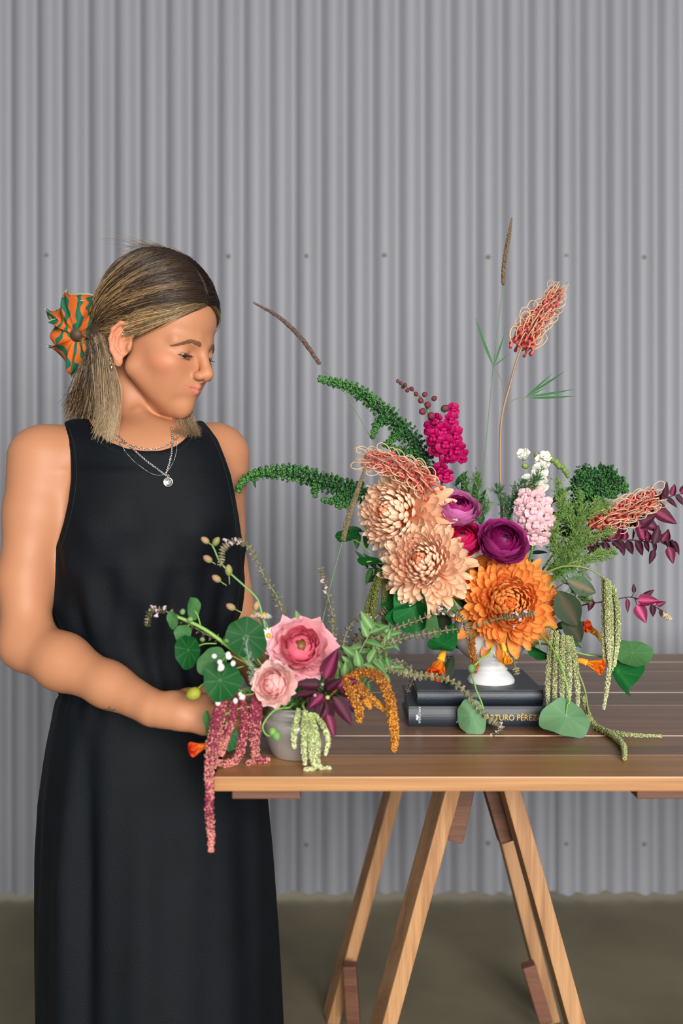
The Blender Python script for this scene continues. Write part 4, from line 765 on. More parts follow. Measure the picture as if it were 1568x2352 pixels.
def snapdragon(label, path, florets, cols, size, buds, budc, stemc=(80, 120, 60), vase=BV, via=(), face=(0, -1, -0.15), opens=(0.7, 1.0)):
    """florets: list of (px, py, d, size factor, (dx, dz) facing); buds: (px, py, d, size m)"""
    pts = pp(path); full = np.vstack([stem_path(vase, pts[0], via), smooth_path(pts, 8)[1:]]); t_ = root('snapdragon', label, 'flower', full[0]); add_stem(t_, full, 0.0032, 0.0014, stemc)
    ms = [snap_mesh(lc(*cols[0]), lc(*cols[1]), s, R.uniform(*opens)) for s in range(5)]; pts_s = smooth_path(pts, 12)
    for i, (x, y, d, k, (fx, fz)) in enumerate(florets):
        c = P(x, y, d); a = nrm(np.array([fx, -0.9, fz])); j = np.argmin(np.linalg.norm(pts_s-c, axis=1)); r = size*k
        inst('floret', ms[i % 5], t_, M4(frame_yz(nrm(np.cross(np.cross(a, [0, 0, 1.]), a)), a), c-a*r*0.6, r), shade(0.12))
    bm2 = bud_mesh(budc[0], budc[1])
    for (x, y, d, r) in buds:
        c = P(x, y, d); j = np.argmin(np.linalg.norm(pts_s-c, axis=1)); a = nrm(c-pts_s[j]+np.array([0, 0, 0.004]))
        inst('bud', bm2, t_, M4(basis_z(a), c-a*r*0.5, r), shade(0.12))
    return t_
# ---- strands of beads (amaranth, dock, grass heads)
def strand(name, parent, pts, r, c, n_per_m=9000, bead=0.0013, cj=0.22, taper=(0.7, 1, 1, 0.9, 0.5), core=None, c2=None, lump=0.0, base=OCT, elong=1.0):
    p = smooth_path(pts, 10); Ln = np.linalg.norm(np.diff(p, axis=0), axis=1).sum(); q = resample(p, 0.002) if Ln > 0.006 else p; t, U, V_ = frames(q); n = max(int(n_per_m*Ln), 20); i = NR.randint(0, len(q), n); s = i/(len(q)-1)
    tr = np.interp(s, np.linspace(0, 1, len(taper)), taper)*(1+lump*np.sin(s*Ln*700+NR.uniform(0, 6))); a = NR.uniform(0, 6.283, n); rad = r*tr*NR.uniform(0.72, 1.08, n)
    cen = q[i]+U[i]*(np.cos(a)*rad)[:, None]+V_[i]*(np.sin(a)*rad)[:, None]+t[i]*NR.uniform(-0.001, 0.001, (n, 1)); col_ = lc(*c)[None]*(1+NR.uniform(-cj, cj, (n, 1)))
    if c2 is not None: m = (NR.uniform(0, 1, n) < np.clip(s*1.2-0.1, 0.15, 0.85))[:, None]; col_ = np.where(m, lc(*c2)[None]*(1+NR.uniform(-cj, cj, (n, 1))), col_)
    mb = MB(); mb.add(*tube(q, r*np.interp(np.linspace(0, 1, len(q)), np.linspace(0, 1, len(taper)), taper)*0.72, 6), 0, lc(*(core or c))*0.6)
    sz = bead*NR.uniform(0.7, 1.25, (n, 1))*np.array([[1, 1, elong]]); rot = None
    if elong != 1.0: rot = np.stack([basis_z(nrm(t[k]*0.8+(cen[j]-q[k])/max(r, 1e-4)*0.5)) for j, k in enumerate(i)])
    scatter(mb, base, cen, sz, np.clip(col_, 0, 1), rot=rot); return put(name, mb, m_bead, parent, kind='stuff')
# ---- spikes of small whorls (basil in seed)
def whorl_mesh(c, c2, seed=0):
    mb = MB(); rr = random.Random(seed)
    for i in range(6):
        a = i*math.pi/3+rr.uniform(-.3, .3); d = np.array([math.cos(a), math.sin(a), 0.25]); b_ = frame_yz(d, [0, 0, 1]); G = np.zeros((4, 5, 3))
        for j in range(4):
            for k in range(5): w_ = (0.18, 0.42, 0.45, 0.22)[j]; s = -1+k*0.5; G[j, k] = (s*w_, 0.15+j*0.30, 0.22*(s*s)+0.05*j)
        v, f = grid(G); mb.add(v@b_.T, f, 0, lc(*(c if rr.random() < 0.7 else c2))*rr.uniform(0.8, 1.15))
        if rr.random() < 0.5: bv, bf = OCT; mb.add((bv*0.22)+d*0.55+np.array([0, 0, 0.2]), bf, 0, lc(*c2))
    me = mb.mesh('whorl'); me.materials.append(m_green); return me
_wc = {}
def spike(label, pts, vase=None, via=(), c=(124, 132, 90), c2=(166, 150, 126), step=0.0095, size=0.0052, tipc=(148, 126, 122), flowers=(), name='basil_spike', group=None, r0=0.0015, whorl_from=0.0, tip_len=0.25, stemc=(120, 118, 84)):
    p = smooth_path(pp(pts), 8)
    full = np.vstack([stem_path(vase, p[0], via), p[1:]]) if vase is not None else p
    t_ = root(name, label, 'herb sprig', full[0], group); add_stem(t_, full, r0, r0*0.45, stemc)
    key = (c, c2)
    if key not in _wc: _wc[key] = [whorl_mesh(c, c2, s) for s in range(3)]
    q = resample(p, 0.001); Ln = len(q)*0.001; s = whorl_from*Ln; T = nrm(np.gradient(q, axis=0)); k = 0
    while s < Ln*(1-0.02):
        i = min(int(s/0.001), len(q)-1); f = s/Ln; r = size*1.55*(1.0-0.35*f)*R.uniform(0.85, 1.15); inst('whorl', _wc[key][k % 3], t_, M4(basis_z(T[i], R.uniform(0, 6)), q[i], r), shade(0.15)); k += 1
        s += step*(1.0 if f < 1-tip_len else 0.42)
    if len(flowers):
        mb = MB()
        for (x, y, d) in flowers:
            cc = P(x, y, d)+NR.normal(0, 0.0012, (7, 3)); scatter(mb, ICO1, cc, NR.uniform(0.0010, 0.0019, 7), jit(lc(214, 196, 210), 0.15, 7))
        put('small_flowers', mb, m_petal, t_, kind='stuff')
    return t_
# ---- feathery foliage
def feather(label, paths, c, vase=BV, per_m=620, ln=0.027, r=0.00055, c2=None, name='fennel_sprig', via=(), stemc=None, group=None, up_=0.25):
    first = smooth_path(pp(paths[0]), 8); full = np.vstack([stem_path(vase, first[0], via), first[1:]]); t_ = root(name, label, 'foliage', full[0], group)
    for j, pth in enumerate(paths):
        p = first if j == 0 else smooth_path(pp(pth), 8); add_stem(t_, full if j == 0 else p, 0.0016 if j == 0 else 0.0010, 0.0006, stemc or c, k=6)
        q = resample(p, 0.0015); T = nrm(np.gradient(q, axis=0)); Ln = len(q)*0.0015; n = int(per_m*Ln); i = NR.randint(0, len(q), n); s = i/len(q)
        d = nrm(nrm(NR.normal(0, 1, (n, 3)))*0.9+T[i]*0.9+np.array([0, 0, up_])); l = ln*NR.uniform(0.5, 1.15, n)*(1-0.45*s); st = []
        m = 6; tt = np.linspace(0, 1, m)[None, :, None]; bend = NR.normal(0, 0.25, (n, 1, 3)); main = q[i][:, None]+d[:, None]*tt*l[:, None, None]+bend*l[:, None, None]*tt**2*0.6; st.append(main)
        for fr in (0.3, 0.45, 0.6, 0.75, 0.88):
            for _ in range(2):
                o = main[:, 0]+(main[:, -1]-main[:, 0])*fr; d2 = nrm(d*0.7+NR.normal(0, 0.62, (n, 3))); l2 = l*(1.05-fr)*0.75; st.append(o[:, None]+d2[:, None]*tt*l2[:, None, None]+bend*l2[:, None, None]*tt**2*0.3)
        S = np.concatenate(st); k = len(S); a = NR.uniform(0, 1, (k, 1, 1)); cc = (lc(*c)*(1-a)+lc(*(c2 or c))*a)*NR.uniform(0.75, 1.2, (k, 1, 1)); cc = np.repeat(cc, m, 1)
        mb = MB(); v, f, cl = tubes(S, np.linspace(1, 0.55, m)*r, np.clip(cc, 0, 1)); mb.add(v, f, 0, cl); put('frond', mb, m_fluff, t_, kind='stuff')
    return t_
# ---- leafy sprigs
def sprig(name, label, cat_, pts, leaves, me, vase=None, via=(), stemc=(90, 110, 60), r0=0.0016, r1=0.0008, group=None, colj=0.12, part='leaf', tint=None, ends=()):
    """leaves: (px, py, d, length m, (dirx, diry, dirz), (normal), width factor)"""
    p = smooth_path(pp(pts), 8); full = np.vstack([stem_path(vase, p[0], via), p[1:]]) if vase is not None else p
    t_ = root(name, label, cat_, full[0], group); add_stem(t_, full, r0, r1, stemc); sp_ = resample(p, 0.002)
    for i, lf_ in enumerate(leaves):
        x, y, d, L_, dr, nn = lf_[:6]; w_ = lf_[6] if len(lf_) > 6 else 1.0; c = P(x, y, d); M_ = me[i % len(me)] if isinstance(me, list) else me
        q = shade(colj); q = tuple(np.array(q)*np.array(lf_[7] if len(lf_) > 7 else (1, 1, 1)))
        inst(part, M_, t_, M4(frame_yz(dr, nn), c, (L_*w_, L_, L_)), q)
        j = np.argmin(np.linalg.norm(sp_-c, axis=1))
        if np.linalg.norm(sp_[j]-c) > 0.003: mb = MB(); mb.add(*tube(np.array([sp_[j], (sp_[j]+c)/2+np.array([0, 0, -0.001]), c+nrm(dr)*0.001]), r1*0.8, 5), 0, lc(*stemc)); put('leaf_stalk', mb, m_stem, t_)
    return t_
def auto_leaves(pts, n, L_, d_spread=0.8, lookback=0.5, w=1.0, jit_=0.3, start=0.0, drop=0.0):
    """pairs of leaves along a path of (px, py, d)"""
    p = smooth_path(np.array(pts, float), 10); out = []
    for i in range(n):
        s = start+(1-start)*(i+0.5)/n; q = p[min(int(s*(len(p)-1)), len(p)-2)]; q2 = p[min(int(s*(len(p)-1))+1, len(p)-1)]; T = nrm(P(*q2)-P(*q)); sd = 1 if i % 2 else -1
        v = nrm(np.cross(T, [0, -1, 0])+NR.normal(0, 0.15, 3)); d = nrm(T*lookback+v*sd*d_spread+NR.normal(0, jit_, 3)*0.6+np.array([0, -0.1, -drop])); nn = nrm(np.array([R.uniform(-.5, .5), -0.8, R.uniform(0.1, 0.9)]))
        out.append((q[0], q[1], q[2], L_*R.uniform(0.7, 1.15), d, nn, w))
    return out
# ---- nasturtium leaves and flowers
def nleaf_mesh(c, cv, fold=0.0, wavy=0.05, seed=0, back=(120, 160, 110), lob=0.05):
    rr = random.Random(seed); nr, na = 9, 90; G = np.zeros((nr, na+1, 3)); C_ = np.zeros((nr, na+1, 3)); ph = [rr.uniform(0, 6) for _ in range(3)]; off = np.array([0.06, 0.10])
    for i in range(nr):
        r = (i/(nr-1))
        for j in range(na+1):
            a = 2*math.pi*j/na; R_ = 1+lob*math.cos(a*7+ph[0])*0.5+lob*math.cos(a*3+ph[1]); x, y = r*R_*math.cos(a)+off[0]*(1-r), r*R_*math.sin(a)+off[1]*(1-r)
            z = wavy*r*r*math.sin(a*3+ph[2])+0.10*r*r+0.006*r*math.cos(a*9)
            if fold: z += fold*max(abs(x)-0.08, 0)**1.2
            G[i, j] = (x, y, z); v = (0.5+0.5*math.cos(a*9))**30*(1-0.7*r) if i else 1; v = max(v, 1 if i < 1 else 0); k = 0.9 if r > 0.97 else 0; C_[i, j] = lc(*c)*(1-v*0.30)+lc(*cv)*v*0.30
    mb = MB(); v, f = grid(G); mb.add(v, f[:, ::-1], 0, C_.reshape(-1, 3))
    B_ = G.copy(); B_[..., 2] -= 0.006; v, f = grid(B_); mb.add(v, f, 0, lc(*back)); me = mb.mesh('leaf'); me.materials.append(m_green); return me
def place_disc(me, parent, c, rpx, N, spin=0.0, sx=1.0, sy=1.0, tint=(1, 1, 1)):
    r = rpx*c[2]/F; return inst('leaf', me, parent, M4(basis_z(N, spin), P(*c), (r*sx, r*sy, r)), tint)
def nflower(parent, c, N, r, c1, c2, name='bloom', closed=0.0):
    o = root_sub = None; c = P(*c); r = r*1.45; N = nrm(N); b = basis_z(N, R.uniform(0, 6)); me = blade(1, 1.0, 'fan', 0.9-1.0*(1-closed)*0.9, 0.10, n=8, m=9, wave=0.10, c0=lc(*c2), c1=lc(*c1), name='petal', tipcurl=-0.25, ph=R.random()*6); me.materials.append(m_petal)
    for i in range(5):
        a = i*2*math.pi/5; rad = b[:, 0]*math.cos(a)+b[:, 1]*math.sin(a); d = N*(0.75+0.5*closed)+rad*(0.85-0.6*closed); inst('petal', me, parent, M4(frame_yz(d, N*0.8-rad), c+rad*r*0.05, r), shade(0.1))
    mb = MB(); sp = smooth_path([c+N*r*0.05, c-N*r*0.35, c-N*r*0.8+np.array([0, 0, -r*0.15]), c-N*r*1.15+np.array([0, 0, -r*0.5])], 5); mb.add(*tube(sp, [r*0.20, r*0.16, r*0.07, r*0.03], 8), 0, lc(*c2)); put('spur', mb, m_stem, parent)
# ------------------------------------------------------------------ the large arrangement in the white vase
mum('peach chrysanthemum at the upper left of the large bouquet, facing left', P(896, 1176, 1.605), (-0.62, -0.78, 0.12), 0.074, *PEACH, n=298, thmax=2.0, via=[P(1010, 1330, 1.64)])
mum('peach chrysanthemum below and right of its twin, facing the front', P(966, 1288, 1.560), (-0.28, -0.90, 0.26), 0.070, *PEACH, n=298, thmax=1.95, via=[P(1040, 1400, 1.61)])
mum('bright orange chrysanthemum low in front of the white vase', P(1168, 1385, 1.585), (0.0, -0.97, 0.12), 0.0745, *ORANGE, n=298, thmax=1.75, via=[P(1140, 1480, 1.64)], core=(206, 190, 70))
cupflower('ranunculus', 'lilac and purple ranunculus, topmost of the three dark blooms', P(1052, 1166, 1.62), (0.10, -0.60, 0.72), 0.0345, (104, 12, 72), (160, 34, 108), (208, 122, 178), n=84, open_=1.45, via=[P(1075, 1330, 1.66)], flat=0.95)
cupflower('ranunculus', 'crimson pink ranunculus tucked under the lilac one', P(1062, 1232, 1.60), (-0.05, -0.72, 0.68), 0.0335, (168, 4, 60), (190, 10, 78), (206, 44, 108), n=64, open_=1.6, via=[P(1080, 1360, 1.65)])
cupflower('ranunculus', 'large dark purple ranunculus right above the orange chrysanthemum', P(1157, 1240, 1.585), (0.20, -0.80, 0.52), 0.0395, (66, 4, 42), (128, 12, 84), (184, 60, 140), n=88, open_=1.55, via=[P(1120, 1380, 1.65)])
# snapdragons
snapdragon('magenta snapdragon spire with green-tipped buds above the peach blooms', [(1015, 1130, 1.66), (1010, 1050, 1.67), (985, 950, 1.67), (958, 905, 1.67), (912, 877, 1.67)],
    [(1000, 968, 1.655, 1, (-0.5, -0.1)), (1035, 966, 1.65, 1.05, (0.4, 0.0)), (1018, 990, 1.64, 1.1, (0.0, -0.2)), (995, 1005, 1.64, 1.1, (-0.6, -0.2)), (1045, 1000, 1.64, 1.1, (0.6, -0.1)), (1022, 1020, 1.635, 1.15, (0.1, -0.3)), (1000, 1030, 1.65, 1, (-0.5, -0.4)), (1048, 1034, 1.64, 1.15, (0.6, -0.3)), (1030, 1048, 1.645, 1.1, (0.1, -0.5)), (1062, 1048, 1.655, 0.9, (0.8, -0.3)), (1012, 1080, 1.64, 1.0, (-0.4, -0.3)), (1024, 1092, 1.64, 0.95, (0.1, -0.5)), (1040, 940, 1.67, 0.8, (0.3, 0.3)), (985, 985, 1.665, 0.9, (-0.8, 0.0))],
    ((120, 10, 60), (182, 4, 92)), 0.0195, [(1022, 938, 1.66, .013), (970, 945, 1.66, .012), (990, 955, 1.65, .013), (982, 930, 1.66, .011), (966, 920, 1.66, .010), (997, 915, 1.66, .009), (975, 906, 1.66, .009), (955, 905, 1.66, .008), (945, 893, 1.66, .008), (935, 897, 1.66, .007), (930, 884, 1.66, .007), (920, 880, 1.665, .006), (913, 875, 1.67, .006), (925, 890, 1.67, .006)], ((70, 96, 50), (140, 36, 80)), via=[P(1050, 1300, 1.68)])
snapdragon('pale pink snapdragon to the right of the dark purple ranunculus', [(1222, 1262, 1.63), (1228, 1200, 1.64), (1222, 1150, 1.65), (1215, 1118, 1.66)],
    [(1205, 1140, 1.635, 1.0, (-0.5, 0.2)), (1235, 1145, 1.63, 1.05, (0.2, 0.2)), (1255, 1160, 1.635, 1.0, (0.6, 0.1)), (1198, 1165, 1.63, 1.1, (-0.6, 0.0)), (1225, 1172, 1.62, 1.15, (0.0, -0.1)), (1254, 1186, 1.625, 1.15, (0.5, -0.1)), (1200, 1192, 1.63, 1.1, (-0.6, -0.2)), (1230, 1204, 1.62, 1.15, (0.0, -0.2)), (1262, 1202, 1.635, 1.0, (0.7, -0.2)), (1226, 1232, 1.62, 1.15, (0.0, -0.5)), (1248, 1238, 1.63, 1.0, (0.4, -0.5)), (1196, 1215, 1.64, 1.0, (-0.6, -0.3))],
    ((214, 168, 170), (236, 196, 202)), 0.0190, [(1238, 1125, 1.64, .016), (1222, 1120, 1.65, .013)], ((186, 190, 130), (232, 200, 190)), via=[P(1200, 1350, 1.66)], opens=(0.7, 0.95))
snapdragon('white snapdragon with a bending green bud tip at the upper right', [(1225, 1150, 1.68), (1222, 1090, 1.69), (1235, 1060, 1.69), (1265, 1058, 1.69), (1290, 1075, 1.69), (1303, 1092, 1.69)],
    [(1202, 1046, 1.68, 0.9, (-0.3, 0.9)), (1244, 1062, 1.68, 1.0, (0.2, 0.6)), (1240, 1080, 1.67, 1.0, (-0.2, -0.2)), (1252, 1050, 1.68, 0.8, (0.3, 0.9)), (1215, 1110, 1.67, 1.1, (-0.4, 0.3)), (1240, 1112, 1.665, 1.1, (0.2, 0.1))],
    ((206, 214, 150), (240, 238, 226)), 0.0195, [(1233, 1046, 1.69, .011), (1258, 1044, 1.69, .011), (1268, 1056, 1.69, .010), (1277, 1062, 1.69, .010), (1283, 1070, 1.69, .010), (1291, 1072, 1.69, .009), (1296, 1080, 1.69, .009), (1301, 1086, 1.69, .009), (1303, 1093, 1.69, .007), (1206, 1070, 1.68, .011), (1248, 1048, 1.69, .010)], ((96, 130, 64), (150, 172, 96)), via=[P(1190, 1330, 1.68)], opens=(0.5, 0.8), stemc=(120, 150, 76))
# spider flowers (curled styles)
def gre_meshes():
    out = []
    for s in range(4):
        rr = random.Random(s); mb = MB(); p = smooth_path([(0, 0, 0), (0.002, 0, 0.005), (0.0065, 0, 0.008), (0.0105, 0, 0.0065), (0.012, 0, 0.0035)], 4); mb.add(*tube(p, [0.0010, 0.0018, 0.0016, 0.0012, 0.0019], 7), 0, lc(214, 112, 100)); mb.add(*OCT_s((0.012, 0, 0.0028), 0.0021), 0, lc(196, 42, 52))
        k = rr.uniform(0.85, 1.2); q = smooth_path([(0.010, 0, 0.008), (0.011, 0.001, 0.014*k), (0.008, 0.002, 0.0205*k), (0.002, 0.002, 0.0215*k), (-0.0015, 0.003, 0.0165*k), (0.001, 0.003, 0.0115*k), (0.005, 0.003, 0.0100*k)][:(7 if s < 3 else 4)], 5)
        mb.add(*tube(q, 0.00060, 5), 0, lc(232, 196, 160)); mb.add(*OCT_s(q[-1], 0.0010), 0, lc(216, 160, 90)); me = mb.mesh('floret'); me.materials.append(m_petal); out.append(me)
    return out
def OCT_s(c, r): v, f = ICO1; return v*r+np.array(c), f
GM = gre_meshes()
def grevillea(label, pts, head_from, n, vase=BV, via=(), stemc=(150, 118, 92), s=1.0, taper=0.5):
    p = smooth_path(pp(pts), 10); full = np.vstack([stem_path(vase, p[0], via), p[1:]]); t_ = root('spider_flower', label, 'flower', full[0]); add_stem(t_, full, 0.0030, 0.0013, stemc)
    q = resample(p, 0.0008); T = nrm(np.gradient(q, axis=0)); i0 = int(len(q)*head_from)
    for i in range(n):
        f = (i+0.5)/n; j = min(int(i0+(len(q)-1-i0)*f), len(q)-1); a = i*2.399963; b = basis_z(T[j]); rad = b[:, 0]*math.cos(a)+b[:, 1]*math.sin(a); z = nrm(T[j]*0.75+rad*0.5); k = s*(1.12-taper*f)*R.uniform(0.85, 1.15)
        x = nrm(rad-z*np.dot(rad, z)); R_ = np.stack([x, np.cross(z, x), z], 1); inst('floret', GM[R.randrange(4)], t_, M4(R_, q[j]+rad*0.0015, k), shade(0.12))
    return t_
g1 = grevillea('tall coral spider flower on a bare brown stem, highest bloom at right', [(1152, 1180, 1.70), (1148, 1060, 1.70), (1152, 960, 1.70), (1172, 880, 1.70), (1192, 812, 1.70), (1225, 745, 1.70), (1262, 700, 1.70), (1280, 662, 1.70)], 0.70, 88, via=[P(1145, 1350, 1.69)], s=1.35)
lf_need = mats_on(blade(1, 0.055, 'lance', 0.25, 0.1, n=9, m=3, c0=lc(60, 110, 62), c1=lc(52, 108, 60), name='leaf'), m_green)
for (x, y, L_, dr) in ((1133, 842, .088, (-0.18, 0, 0.42)), (1133, 842, .060, (0.30, 0, 0.9)), (1133, 842, .036, (0.9, 0, 0.7)), (1206, 912, .062, (0.75, 0.1, 0.62)), (1214, 906, .072, (0.8, -0.1, 0.48)), (1218, 910, .076, (1, 0.1, 0.12)), (1212, 914, .080, (1, -0.1, -0.02)), (1208, 912, .040, (0.8, 0, 0.35))):
    inst('leaf', lf_need, g1, M4(frame_yz(dr, (0, -1, 0.3)), P(x, y, 1.70), L_))
for pts in ([(1160, 905, 1.70), (1150, 870, 1.70), (1133, 842, 1.70)], [(1162, 940, 1.70), (1180, 918, 1.70), (1212, 912, 1.70)]): mb = MB(); mb.add(*tube(smooth_path(pp(pts), 6), 0.0008, 5), 0, lc(120, 120, 80)); put('leaf_stalk', mb, m_stem, g1)
grevillea('coral spider flower curling over the upper left chrysanthemum', [(1012, 1145, 1.62), (985, 1118, 1.60), (940, 1085, 1.585), (890, 1062, 1.58), (838, 1055, 1.58)], 0.22, 66, via=[P(1060, 1300, 1.66)], taper=0.35, s=1.35)
grevillea('coral spider flower reaching to the right beside burgundy leaves', [(1330, 1230, 1.66), (1370, 1200, 1.655), (1420, 1185, 1.65), (1465, 1160, 1.65), (1502, 1146, 1.65)], 0.16, 84, via=[P(1240, 1330, 1.67)], taper=0.3, s=1.35)
# grasses
def grass(label, pts, head, vase, via=(), c=(116, 96, 72), r=0.0032):
    p = smooth_path(pp(pts), 10); full = np.vstack([stem_path(vase, p[0], via), p[1:]]); t_ = root('grass_stem', label, 'grass', full[0]); add_stem(t_, full, 0.0010, 0.0007, (96, 128, 84), k=5)
    strand('seed_head', t_, pp(head), r, c, 11000, 0.0009, 0.35, (0.9, 1, 1, 0.8, 0.25), elong=2.2)
grass('tall thin grass with an upright brown seed head, highest thing in the bouquet', [(1108, 1110, 1.72), (1130, 870, 1.72), (1155, 650, 1.72)], [(1155, 652, 1.72), (1158, 600, 1.72), (1168, 545, 1.72), (1175, 503, 1.72)], BV, via=[P(1110, 1300, 1.70)])
grass('thin grass with a brown seed head leaning far to the left', [(900, 1070, 1.70), (855, 1010, 1.70), (790, 900, 1.70), (733, 834, 1.70)], [(733, 834, 1.70), (690, 775, 1.70), (640, 728, 1.70), (584, 696, 1.70)], BV, via=[P(1000, 1250, 1.69)], c=(112, 88, 78))
# green dock spires
def dock(label, pts, vase=BV, via=(), c=(34, 88, 38), r=0.0085, leaves=6, extra=()):
    p = smooth_path(pp(pts), 10); full = np.vstack([stem_path(vase, p[0], via), p[1:]]); t_ = root('green_spire', label, 'foliage', full[0]); add_stem(t_, full, 0.0024, 0.0010, (64, 104, 48))
    strand('seed_cluster', t_, pp(pts), r, c, 8500, 0.0024, 0.30, (1.1, 1.4, 1.25, 0.9, 0.35), lump=0.6, c2=(64, 122, 50), core=(20, 50, 24))
    for e in extra: strand('seed_cluster', t_, pp(e), r*0.72, c, 9000, 0.0022, 0.30, (0.9, 1.1, 1, 0.6, 0.4), lump=0.5, c2=(60, 116, 48), core=(20, 50, 24))
    me = mats_on(blade(1, 0.26, 'lance', -0.6, 0.12, n=7, m=3, c0=lc(34, 84, 44), c1=lc(30, 76, 40), name='leaf'), m_green)
    for l in auto_leaves(pts, leaves, 0.022, 0.6, 0.3, drop=0.8): inst('leaf', me, t_, M4(frame_yz(l[4], l[5]), P(*l[:3]), l[3]), shade(0.15))
dock('deep green seed spire arching up to the left behind the magenta snapdragon', [(985, 1110, 1.69), (965, 1040, 1.70), (920, 980, 1.70), (868, 935, 1.70), (810, 892, 1.70), (733, 870, 1.70)], via=[P(1040, 1290, 1.70)], extra=[[(925, 985, 1.69), (905, 1005, 1.685), (888, 1020, 1.68)], [(895, 955, 1.70), (865, 975, 1.69), (855, 1005, 1.69)], [(968, 1045, 1.70), (930, 1040, 1.69), (880, 1020, 1.69)], [(985, 1090, 1.69), (960, 1100, 1.68), (950, 1125, 1.68)]])
dock('deep green seed spire reaching horizontally left past the dress', [(860, 1140, 1.66), (810, 1125, 1.66), (740, 1105, 1.65), (680, 1088, 1.64), (610, 1085, 1.63), (560, 1102, 1.62), (547, 1128, 1.62)], via=[P(1010, 1280, 1.68)], r=0.0080, extra=[[(800, 1125, 1.65), (770, 1150, 1.65), (740, 1148, 1.65)], [(820, 1135, 1.65), (790, 1160, 1.65), (772, 1162, 1.65)], [(730, 1105, 1.65), (722, 1125, 1.65), (724, 1140, 1.65)]])
p3_ = [(1300, 1230, 1.72), (1335, 1150, 1.73), (1360, 1105, 1.73), (1372, 1085, 1.73)]
dock('rounded deep green seed cluster behind the coral flower at far right', p3_, via=[P(1230, 1330, 1.71)], r=0.0125, leaves=10, extra=[[(1360, 1105, 1.73), (1345, 1080, 1.73), (1330, 1095, 1.72), (1318, 1120, 1.72)], [(1362, 1100, 1.73), (1390, 1080, 1.73), (1412, 1100, 1.72), (1425, 1128, 1.72)], [(1360, 1110, 1.72), (1375, 1105, 1.71), (1390, 1125, 1.71), (1400, 1140, 1.71)], [(1355, 1110, 1.72), (1345, 1115, 1.71), (1340, 1135, 1.71)], [(1365, 1095, 1.74), (1375, 1090, 1.735), (1372, 1130, 1.72)], [(1350, 1095, 1.73), (1350, 1120, 1.71), (1360, 1145, 1.71)], [(1330, 1100, 1.72), (1325, 1120, 1.71), (1335, 1150, 1.71)], [(1400, 1095, 1.72), (1412, 1110, 1.71), (1408, 1145, 1.71)], [(1380, 1120, 1.72), (1370, 1140, 1.70), (1385, 1155, 1.70)], [(1400, 1105, 1.72), (1428, 1110, 1.72), (1436, 1130, 1.72)]])
# feathery foliage
feather('fine feathery green foliage above the lilac ranunculus', [[(1075, 1250, 1.66), (1085, 1170, 1.67), (1065, 1100, 1.67)], [(1083, 1180, 1.67), (1100, 1130, 1.67), (1095, 1095, 1.67)], [(1080, 1200, 1.67), (1105, 1175, 1.66), (1118, 1160, 1.66)]], (62, 112, 52), c2=(120, 156, 92), via=[P(1090, 1350, 1.68)])
feather('fine dark green feathery foliage left of the pale pink snapdragon', [[(1160, 1250, 1.66), (1170, 1180, 1.665), (1195, 1110, 1.66)], [(1168, 1190, 1.66), (1150, 1140, 1.66), (1140, 1120, 1.66)], [(1172, 1165, 1.66), (1215, 1120, 1.645), (1240, 1090, 1.645)]], (48, 98, 50), c2=(70, 120, 62), via=[P(1150, 1350, 1.68)])
feather('broad feathery foliage filling the right side of the bouquet', [[(1270, 1330, 1.64), (1310, 1260, 1.63), (1335, 1190, 1.63), (1330, 1140, 1.64)], [(1300, 1275, 1.63), (1350, 1235, 1.62), (1395, 1225, 1.62)], [(1320, 1225, 1.63), (1290, 1160, 1.64), (1285, 1110, 1.65)], [(1330, 1195, 1.63), (1365, 1170, 1.63), (1385, 1165, 1.63)], [(1295, 1290, 1.63), (1270, 1230, 1.64), (1285, 1190, 1.64)], [(1290, 1300, 1.62), (1340, 1285, 1.61), (1400, 1270, 1.62)]], (96, 146, 66), c2=(152, 180, 96), via=[P(1220, 1380, 1.65)], per_m=1100, ln=0.030, stemc=(140, 164, 84))
feather('low feathery foliage under the grey-green eucalyptus leaf', [[(1270, 1330, 1.62), (1310, 1345, 1.61), (1345, 1385, 1.61)], [(1260, 1300, 1.63), (1290, 1310, 1.62), (1350, 1320, 1.62)]], (80, 138, 52), c2=(124, 168, 80), via=[P(1220, 1400, 1.64)], per_m=500)
# burgundy sprigs
burg = [mats_on(blade(1, 0.56, 'ovate', 0.3, 0.05, 0.10, n=8, m=5, c0=lc(92, 14, 44), c1=lc(70, 14, 40), vein=lc(150, 60, 100), name='leaf'), m_green), mats_on(blade(1, 0.48, 'ovate', -0.3, 0.06, 0.12, n=8, m=5, c0=lc(46, 14, 26), c1=lc(60, 20, 40), vein=lc(90, 40, 60), name='leaf'), m_green)]
pb1 = [(1340, 1262, 1.67), (1385, 1246, 1.66), (1440, 1240, 1.66), (1500, 1245, 1.66), (1545, 1240, 1.66)]
sprig('burgundy_sprig', 'burgundy leafy sprig stretching right below the coral flower', 'foliage', pb1, auto_leaves(pb1, 26, 0.030, 0.9, 0.4, jit_=0.5)+[(1400, 1240, 1.65, .04, (0.3, -0.2, 0.9), (0, -1, 0.2)), (1460, 1210, 1.65, .042, (0.8, 0, 0.5), (0, -1, 0.3)), (1478, 1240, 1.65, .040, (-0.4, 0, 1), (0.3, -1, 0)), (1500, 1250, 1.65, .034, (0.3, 0, 0.9), (0, -1, 0)), (1535, 1255, 1.65, .030, (0.2, 0, -1), (0, -1, 0)), (1500, 1262, 1.65, .026, (-0.2, 0, -1), (0.2, -1, 0))], burg, BV, [P(1240, 1350, 1.68)], (40, 22, 28))
pb2 = [(1440, 1215, 1.68), (1480, 1180, 1.68), (1515, 1150, 1.68), (1560, 1135, 1.68), (1600, 1130, 1.68)]
